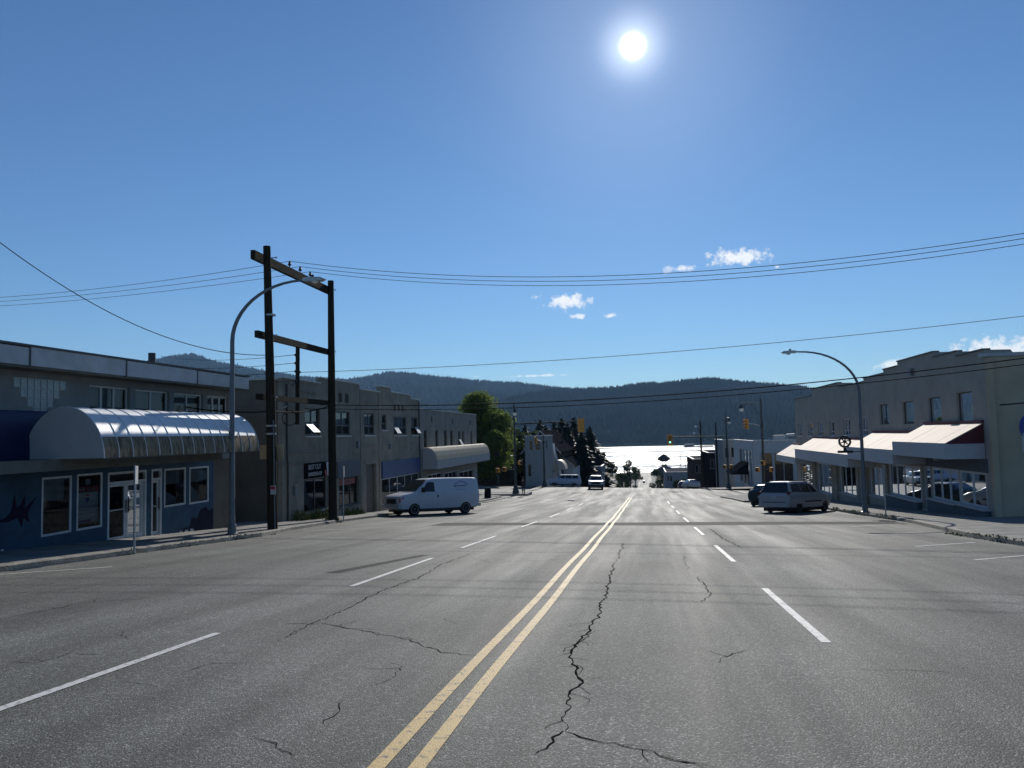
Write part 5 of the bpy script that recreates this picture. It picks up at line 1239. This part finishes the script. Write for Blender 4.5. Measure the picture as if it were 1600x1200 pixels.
# ------------------------------------------------------------------ vegetation
def leafmat(name, c, c2):
    m = mat(name, c, .6, spec=.25, col2=c2, vscale=.9); return m
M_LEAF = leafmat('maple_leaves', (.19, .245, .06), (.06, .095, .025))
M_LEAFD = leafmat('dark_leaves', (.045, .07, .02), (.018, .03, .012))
M_NEEDLE = leafmat('conifer_needles', (.028, .045, .022), (.010, .018, .011))
M_BARK = mat('bark', (.08, .065, .05), .95, var=.3, vscale=5, bump=.5)
for m_ in (M_LEAF, M_LEAFD):
    nt = m_.node_tree; p_ = nt.nodes['Principled BSDF']; out_ = nt.nodes['Material Output']
    tl = nt.nodes.new('ShaderNodeBsdfTranslucent'); mx = nt.nodes.new('ShaderNodeMixShader'); mx.inputs[0].default_value = .6
    src = p_.inputs['Base Color'].links[0].from_socket; nt.links.new(src, tl.inputs[0])
    nt.links.new(p_.outputs[0], mx.inputs[1]); nt.links.new(tl.outputs[0], mx.inputs[2]); nt.links.new(mx.outputs[0], out_.inputs[0])
def leaves(centers, radii, n, size, sd):
    rg = np.random.default_rng(sd); C = np.array(centers); Rr = np.array(radii)
    wgt = (Rr[:, 0] * Rr[:, 1] * Rr[:, 2]) ** .67; idx = rg.choice(len(C), n, p=wgt / wgt.sum())
    d = rg.normal(size=(n, 3)); d /= np.linalg.norm(d, axis=1)[:, None]
    r = rg.uniform(.35, 1.05, n) ** .5
    P = C[idx] + d * Rr[idx] * r[:, None]
    a = rg.normal(size=(n, 3)); a /= np.linalg.norm(a, axis=1)[:, None]; b_ = np.cross(a, rg.normal(size=(n, 3))); b_ /= np.linalg.norm(b_, axis=1)[:, None]
    s = size * rg.uniform(.6, 1.4, n)[:, None]
    V = np.stack([P - a * s, P + b_ * s * .55, P + a * s, P - b_ * s * .55], 1).reshape(-1, 3)
    Fc = np.arange(n * 4).reshape(n, 4)
    return V, Fc
def np_mesh(name, V, Fc, m, parent):
    me = bpy.data.meshes.new(name); me.from_pydata(V.tolist(), [], Fc.tolist()); me.materials.append(m); return link(name, me, parent)
def broadleaf(label, base, h, w, n, leaf, m, sd, group=None, lobes=None, trunk_h=.28):
    o = empty('broadleaf_tree', label, 'tree', group, loc=base); rg = np.random.default_rng(sd)
    q = MB(); q.tube([(0, 0, -.3), (rg.uniform(-.1, .1), 0, h * trunk_h), (rg.uniform(-.3, .3), .1, h * .6)], [h * .022, h * .017, h * .008], 9)
    C = []; Rd = []
    k = lobes or 26
    for i in range(k):
        t = rg.uniform(trunk_h, .93); pr = math.sin(math.pi * min(1, (t - trunk_h + .08) / (1.02 - trunk_h))) ** .6
        a = rg.uniform(0, 2 * math.pi); r = w / 2 * pr * rg.uniform(.25, .86)
        C.append((r * math.cos(a), r * math.sin(a), h * t)); s_ = w * rg.uniform(.10, .2); Rd.append((s_, s_, s_ * .85))
    q.build('trunk', M_BARK, o, smooth=True, angle=60)
    lm = MB()
    for c_ in C[:14]:
        z0 = h * trunk_h + (c_[2] - h * trunk_h) * .3; lm.tube([(0, 0, z0), (c_[0] * .5, c_[1] * .5, (z0 + c_[2]) / 2 + .2), c_], [h * .008, h * .006, h * .002], 5)
    lm.build('limbs', M_BARK, o)
    V, Fc = leaves(C, Rd, n, leaf, sd + 1); np_mesh('crown', V, Fc, m, o)
    return o
def conifer(label, base, h, w, sd, group='conifers behind the white building', nb=60):
    o = empty('conifer_tree', label, 'tree', group, loc=base); rg = np.random.default_rng(sd)
    MB().tube([(0, 0, -.3), (0, 0, h * .97)], [h * .016, .03], 8).build('trunk', M_BARK, o, smooth=True, angle=60)
    V = []; Fc = []
    for i in range(nb):
        t = .08 + .9 * i / nb; z = h * t; L = w / 2 * (1 - t) ** .8 * rg.uniform(.8, 1.1) + .15
        nk = int(rg.integers(6, 9)); a0 = rg.uniform(0, 6)
        for k in range(nk):
            a = a0 + 2 * math.pi * k / nk + rg.uniform(-.3, .3); l_ = L * rg.uniform(.6, 1.15)
            dx, dy = math.cos(a), math.sin(a)
            for s_ in range(5):
                f = .25 + .75 * (s_ + rg.uniform(-.3, .3)) / 5; cx, cy = dx * l_ * f, dy * l_ * f; cz = z - l_ * f * .28 + rg.uniform(-.15, .15)
                wl_ = l_ * .30 * (1.15 - f * .5); n0 = len(V)
                tz = rg.uniform(-.5, .2) * wl_
                V += [(cx - dx * wl_, cy - dy * wl_, cz + .1), (cx - dy * wl_ * .9, cy + dx * wl_ * .9, cz - .1 + tz), (cx + dx * wl_ * 1.3, cy + dy * wl_ * 1.3, cz - wl_ * .5), (cx + dy * wl_ * .9, cy - dx * wl_ * .9, cz - .1 + tz)]
                Fc.append((n0, n0 + 1, n0 + 2, n0 + 3))
    np_mesh('crown', np.array(V), np.array(Fc), M_NEEDLE, o)
    return o
def tree_at(fn, label, px, pytop, y, w, *a, **k):
    p = on_y(px, pytop, y); z0 = gz(p.x, y) if abs(p.x) < 40 else terr(p.x, y)
    return fn(label, (p.x, y, z0), p.z - z0, w, *a, **k)
tree_at(broadleaf, 'big sunlit green maple behind the cream canopy', 748, 617, 120, 11.5, 26000, .2, M_LEAF, 21, 'street trees', lobes=80, trunk_h=.16)
tree_at(broadleaf, 'lower sunlit tree right of the cream canopy', 777, 672, 114, 5.2, 7000, .15, M_LEAF, 22, 'street trees', lobes=24)
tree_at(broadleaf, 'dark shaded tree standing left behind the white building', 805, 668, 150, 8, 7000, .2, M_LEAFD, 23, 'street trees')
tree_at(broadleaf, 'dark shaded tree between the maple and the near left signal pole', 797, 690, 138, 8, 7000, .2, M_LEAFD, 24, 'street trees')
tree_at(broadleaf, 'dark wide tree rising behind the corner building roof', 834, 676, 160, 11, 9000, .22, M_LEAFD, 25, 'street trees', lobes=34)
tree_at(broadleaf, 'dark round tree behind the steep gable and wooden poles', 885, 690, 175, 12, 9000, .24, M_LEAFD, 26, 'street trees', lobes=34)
for i, (px, pt, y, w_) in enumerate(((843, 652, 185, 13), (866, 655, 200, 13), (877, 650, 178, 12), (896, 648, 190, 13), (820, 660, 210, 14), (921, 663, 172, 12), (858, 668, 165, 11), (935, 700, 180, 8), (852, 662, 168, 11), (886, 658, 164, 11), (908, 672, 160, 10), (832, 672, 150, 9))):
    tree_at(conifer, ('tall dark conifer above the narrow white building', 'dark conifer behind the lamp left of the mast arm end', 'dark pointed conifer behind the wooden poles', 'dark conifer left of the yellow signal backboard', 'distant dark conifer left of the white building roof', 'broad dark conifer nearest the bright water', 'short dark conifer above the gabled roof', 'small conifer at the water side of the broad one', 'dense dark conifer over the hall ridge', 'dense dark conifer behind the steep gable', 'dark conifer just left of the broad nearest one', 'dark conifer behind the corner building roof')[i], px, pt, y, w_, 40 + i)
for i, (px, pt, y, w_, n) in enumerate(((940, 705, 200, 5, 3500), (955, 722, 240, 6, 3000), (972, 735, 300, 7, 3000), (984, 719, 340, 9, 4000), (992, 728, 380, 8, 3000), (1026, 733, 360, 8, 3000), (1040, 738, 300, 7, 3000), (1052, 735, 280, 8, 3500), (1066, 745, 240, 6, 2500))):
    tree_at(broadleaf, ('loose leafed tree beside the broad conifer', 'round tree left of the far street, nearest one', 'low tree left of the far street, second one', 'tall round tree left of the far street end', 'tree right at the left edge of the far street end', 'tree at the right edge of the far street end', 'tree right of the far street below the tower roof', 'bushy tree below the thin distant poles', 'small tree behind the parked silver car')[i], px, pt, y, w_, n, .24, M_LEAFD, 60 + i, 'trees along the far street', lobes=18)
# weeds along walls and kerbs
M_WEED = mat('weed_blades', (.10, .13, .035), .8, col2=(.05, .07, .02), vscale=3)
def weeds(label, pts, n, h, spread, sd):
    rg = np.random.default_rng(sd); V = []; Fc = []
    for i in range(n):
        (ax, ay), (bx, by) = pts; t = rg.uniform(0, 1); x = ax + (bx - ax) * t + rg.normal(0, spread); y = ay + (by - ay) * t + rg.normal(0, spread); z = swz(x, y) - .02 if abs(x) > abs(lerp(KL if x < 0 else KR, y)) else gz(x, y) - .01
        cl = math.sin(t * 17 + sd) * .5 + math.sin(t * 41 + sd * 2) * .35; hh = h * rg.uniform(.15, 1.1) * max(.25, .62 + cl * .6); a = rg.uniform(0, 6.3); l_ = rg.uniform(.1, .6) * hh; w_ = rg.uniform(.008, .02); dx, dy = math.cos(a), math.sin(a); o = len(V)
        V += [(x - dy * w_, y + dx * w_, z), (x + dy * w_, y - dx * w_, z), (x + dx * l_ * .5 + dy * w_, y + dy * l_ * .5 - dx * w_, z + hh * .7), (x + dx * l_ * .5 - dy * w_, y + dy * l_ * .5 + dx * w_, z + hh * .7), (x + dx * l_, y + dy * l_, z + hh * .95)]
        Fc += [(o, o + 1, o + 2, o + 3), (o + 3, o + 2, o + 4)]
    b_ = MB(); b_.v = V; b_.f = Fc; ob = b_.build('weeds', M_WEED, recalc=False); tag(ob, label, 'weeds', kind='stuff')
weeds('tall weeds at the foot of the barber shop window', ((-15.75, 33.2), (-15.75, 37.4)), 1100, .62, .13, 81)
weeds('small weeds below the blue fascia of the barber building', ((-15.8, 39.3), (-15.8, 41.8)), 500, .5, .1, 82)
weeds('grass tufts around the far power pole', ((-14.7, 34.2), (-14.4, 35)), 240, .25, .1, 83)
weeds('dry grass in the left kerb gutter near the street lamp', ((-13.07, 17.5), (-13.1, 26)), 420, .08, .03, 84)
weeds('grass growing along the right kerb by the street lamp', ((10.42, 33), (10.36, 46)), 900, .13, .06, 85)
weeds('grass along the right kerb nearest the camera', ((9.3, 18), (9.2, 26)), 500, .1, .05, 86)

# ------------------------------------------------------------------ buildings round and beyond the crossing
M_WHB = mat('white_siding', (.50, .51, .51), .8, spec=0, var=.08); M_DKB = mat('dark_shingle', (.022, .022, .024), .95, spec=0, var=.2); M_GRB = mat('pale_grey_wall', (.26, .275, .28), .85, spec=0, var=.08)
M_BRB = mat('brown_wall', (.08, .068, .055), .9, spec=0, var=.15)
def house(name, label, x0, x1, y0, y1, ztop, wm, wins=(), gable=None, roofm=None, cat='building', street='e', swins=(), group=None, zlow=None):
    """box building; wins on the camera-facing wall (fractions x, z heights); gable = ridge height."""
    z0 = (min(gz(x0, y0), gz(x1, y1)) - 1.5) if zlow is None else zlow
    o = empty(name, label, cat, group); Wf = Wall((0, y0, 0), (1, 0, 0), (0, -1, 0))
    facade(Wf, x0, x1, z0, ztop, [w_[:4] for w_ in wins], wm, o, 'front_wall')
    xs_ = x1 if street == 'e' else x0
    Ws = Wall((xs_, 0, 0), (0, 1, 0), (1 if street == 'e' else -1, 0, 0))
    facade(Ws, y0 + .001, y1, z0, ztop - .001, [w_[:4] for w_ in swins], wm, o, 'street_wall')
    xo = x0 if street == 'e' else x1
    MB().box(min(xo, xo + (.2 if street == 'e' else -.2)), max(xo, xo + (.2 if street == 'e' else -.2)), y0 + .23, y1, z0, ztop - .002).build('side_wall', wm, o)
    MB().box(x0, x1, y1, y1 + .2, z0, ztop).build('rear_wall', wm, o)
    MB().box((x0 + x1) / 2, (x0 + x1) / 2 + .1, y0 + .4, y1, z0, ztop - .6).build('partition', M_STEP, o)
    for w_ in wins: window(Wf, *w_[:4], o, cols=w_[4] if len(w_) > 4 else 1, fm=M_CANWH, gm=M_DGLASS, t=.08, sill=False)
    for w_ in swins: window(Ws, *w_[:4], o, cols=w_[4] if len(w_) > 4 else 1, fm=M_CANWH, gm=M_DGLASS, t=.08, sill=False)
    if gable is None:
        MB().box(x0 + .23, x1 - .23, y0 + .23, y1, ztop - .4, ztop - .25).build('roof', M_ROOF, o)
        MB().box(x0 - .08, x1 + .08, y0 - .08, y0 + .25, ztop + .003, ztop + .12).build('coping', M_COP, o)
        MB().box(xs_ - .26 if street == 'e' else xs_ - .08, xs_ + .08 if street == 'e' else xs_ + .26, y0 + .26, y1, ztop + .003, ztop + .12).build('coping', M_COP, o)
    else:
        xm = (x0 + x1) / 2
        MB().prism([(x0, y0 + .02, ztop), (x1, y0 + .02, ztop), (xm, y0 + .02, gable - .1)], (0, y1 - y0, 0)).build('gable_wall', wm, o)
        for s_ in (-1, 1):
            xe = x0 - .35 if s_ < 0 else x1 + .35; sl_ = (gable - ztop) / (xm - x0); ze = ztop - .35 * sl_
            q = MB(); q.prism([(xe, y0 - .3, ze + .02), (xm, y0 - .3, gable + .02), (xm, y0 - .3, gable + .2), (xe, y0 - .3, ze + .2)], (0, y1 - y0 + .6, 0)); q.build('roof_slope', roofm or M_DKB, o)
            q = MB(); q.prism([(xe, y0 - .34, ze - .1), (xm, y0 - .34, gable - .1), (xm, y0 - .34, gable + .2), (xe, y0 - .34, ze + .2)], (0, .036, 0)); q.build('barge_board', M_CANWH, o)
    return o
# left beyond the crossing
a = on_y(820, 682, 114); c_ = on_y(846, 682, 114)
house('corner_house', 'narrow pale two storey corner building with dark upper windows', a.x, c_.x, 114, 128, a.z, M_GRB, wins=((a.x + .6, a.x + 1.2, -.75, .8), (a.x + 1.5, a.x + 2.3, -.75, .8), (a.x + .3, a.x + .9, -4.7, -2.7)), swins=((115, 117, -.7, .8), (119, 121, -.7, .8), (115, 118, -4.6, -2.8, 2)))
house('gabled_hall', 'dark roofed hall behind the narrow corner building', -21, -14.6, 134, 160, -1.4, M_BRB, gable=2.2, roofm=M_DKB, swins=((137, 139, -5.5, -3.5), (142, 144, -5.5, -3.5), (148, 150, -6, -4)))
p = on_y(868, 694, 136)
house('steep_gable_house', 'small white house with very steep pointed gable', p.x - .9, p.x + .9, 131, 134, p.z - 4.3, M_WHB, gable=p.z, roofm=M_WHB, wins=((p.x - .25, p.x + .25, p.z - 4.8, p.z - 3.0),))
p = on_y(895, 712, 150)
house('white_roof_house', 'white walled house with low dark roof left of the far conifer', p.x - 4.5, p.x + .8, 141, 156, p.z - 1.6, M_WHB, gable=p.z + .6, roofm=M_DKB, swins=((143, 145, p.z - 6, p.z - 3), (148, 150, p.z - 6, p.z - 3)))
p = on_y(905, 730, 152); p2 = on_y(945, 730, 152)
house('low_shed', 'low flat grey shed behind the oncoming pickup', p.x, p2.x - 1.0, 160, 172, p.z - .3, M_GRB)
p = on_y(864, 722, 126)
aw = empty('shop_awning', 'pale rounded shop awning beside the street left past the crossing', 'awning')
pr = [(math.cos(t) * 1.3, math.sin(t) * 1.6) for t in np.linspace(0, math.pi / 2, 8)]
q = MB(); q.grid([[(-14.4 + x, y_, p.z - 1.4 + z) for x, z in pr] for y_ in (129.5, 133.5)]); q.build('awning_sheet', M_CREAM, aw, smooth=True)
q = MB(); q.prism([(-14.4, 129.48, p.z - 1.4)] + [(-14.4 + x, 129.48, p.z - 1.4 + z) for x, z in pr], (0, .02, 0)); q.build('awning_end', M_CAP, aw)
house('dark_block', 'low dark building in the shade under the big maple', -44, -22.5, 126, 140, -2.0, M_BRB, street='e', wins=((-30, -27, -5, -3.4), (-26.5, -24, -5, -3.4)), zlow=-9)
# right beyond the crossing: white showroom
zr = -.02
house('showroom', 'white flat roofed showroom with tall window bays past the crossing', 14.9, 34, 111, 134, zr, M_WHB, street='w',
      wins=((15.9, 17.5, -6.2, -1.6, 1), (17.7, 20.2, -6.2, -1.6, 2), (20.6, 23.5, -6.2, -1.6, 2), (24, 27, -6.2, -1.6, 2)), swins=((112.5, 114.6, -6.4, -1.3, 1), (115.6, 118, -6.4, -1.3, 1), (119.2, 121.8, -6.4, -1.3, 1), (123.2, 126.5, -6.4, -1.3, 1)))
p = on_y(1217, 682, 118)
ru = empty('rooftop_unit', 'small metal air handling unit on the showroom roof', 'rooftop unit')
MB().box(p.x - .8, p.x + .9, 117.4, 118.8, zr - .3, p.z + .2).build('cabinet', M_GALV, ru)
MB().tube([(p.x + 1.0, 118, zr - .2), (p.x + 1.2, 118, p.z + .1), (p.x + 2.2, 118, p.z + .1)], .3, 10).build('duct', M_GALV, ru, smooth=True)
for i, (pa, pb, pt, y0, y1, m_, g_, lab) in enumerate(((1128, 1146, 688, 136, 150, M_GRB, None, 'tall pale building just left of the showroom'), (1106, 1132, 708, 152, 170, M_DKB, None, 'dark flat building between two wooden poles'), (1083, 1110, 718, 175, 200, M_BRB, None, 'brown low building left of the dark flat one'), (1040, 1085, 738, 260, 290, M_GRB, None, 'pale low warehouse behind the parked cars'))):
    a = on_y(pa, pt, y0); c_ = on_y(pb, pt, y0)
    house('street_building', lab, a.x, c_.x + 1, y0, y1, a.z, m_, street='w', group='buildings down the right side', wins=((a.x + .4, a.x + 1.1, a.z - 3.0, a.z - 1.2), (a.x + 1.4, a.x + 2.1, a.z - 3.0, a.z - 1.2)))
aw2 = empty('black_awning', 'black sloping shop awning left of the showroom', 'awning')
a = on_y(1124, 724, 120); q = MB(); zt_ = a.z + .2
for k in range(5):
    q = MB(); y_ = 116 + 1.6 * k; q.prism([(14.85, y_, zt_), (14.85, y_ + 1.56, zt_), (12.4, y_ + 1.56, zt_ - 1.7), (12.4, y_, zt_ - 1.7)], (0, 0, .04)); q.build('awning_strip', M_SIGNBK, aw2)
q = MB(); q.prism([(14.85, 115.97, zt_), (14.85, 115.97, zt_ - 1.7), (12.4, 115.97, zt_ - 1.7)], (0, .025, 0)); q.build('awning_end', M_SIGNBK, aw2)
# street end: harbour building with tower, railings
tw = empty('lookout_tower', 'pointed roof lookout tower on the harbour shore', 'tower')
p = on_y(1037, 709, 690); zb_ = -35.4; ze_ = on_y(1037, 717, 690).z; zc_ = on_y(1037, 721, 690).z
MB().lathe([(.3, p.z), (6.2, ze_), (6.0, ze_ - .5), (2.2, zc_)], (p.x, 690, 0), 'z', 4).build('roof', M_DKB, tw)
for dx in (-1.6, 1.6):
    for dy in (-1.6, 1.6): MB().box(p.x + dx - .3, p.x + dx + .3, 690 + dy - .3, 690 + dy + .3, zb_, zc_ + .4).build('leg', M_WOOD, tw)
MB().box(p.x - 2.4, p.x + 2.4, 687.6, 692.4, zc_ - 3.2, zc_ - 2.6).build('deck', M_WOOD, tw)
a = on_y(1014, 728, 670); c_ = on_y(1062, 728, 670)
house('harbour_building', 'long dark roofed building on the harbour shore below the tower', a.x + 2, c_.x, 668, 684, -33.2, M_BRB, gable=a.z, roofm=M_DKB, zlow=-38)
rl = empty('railing', 'low railing across the end of the far street', 'railing')
for x in np.arange(-8, 9, 2): MB().box(x, x + .25, 722, 722.25, -36, -33.2).build('post', M_BLACK, rl)
MB().box(-8.5, 8.5, 722, 722.3, -33.3, -32.9).build('rail', M_BLACK, rl)

# ------------------------------------------------------------------ haze: the air over inlet and town
hz = bpy.data.materials.new('haze_air'); hz.use_nodes = True
n_, l_ = hz.node_tree.nodes, hz.node_tree.links
n_.clear(); oo = n_.new('ShaderNodeOutputMaterial'); pv = n_.new('ShaderNodeVolumePrincipled')
pv.inputs['Color'].default_value = (.36, .63, 1.0, 1); pv.inputs['Density'].default_value = HAZE; pv.inputs['Anisotropy'].default_value = .2
l_.new(pv.outputs[0], oo.inputs['Volume'])
hb = MB().box(-6200, 6200, -120, 6300, -63, 700); ho = hb.build('haze', hz); ho['kind'] = 'stuff'; ho['label'] = 'thin blue haze in the air over the inlet'; ho['category'] = 'haze'
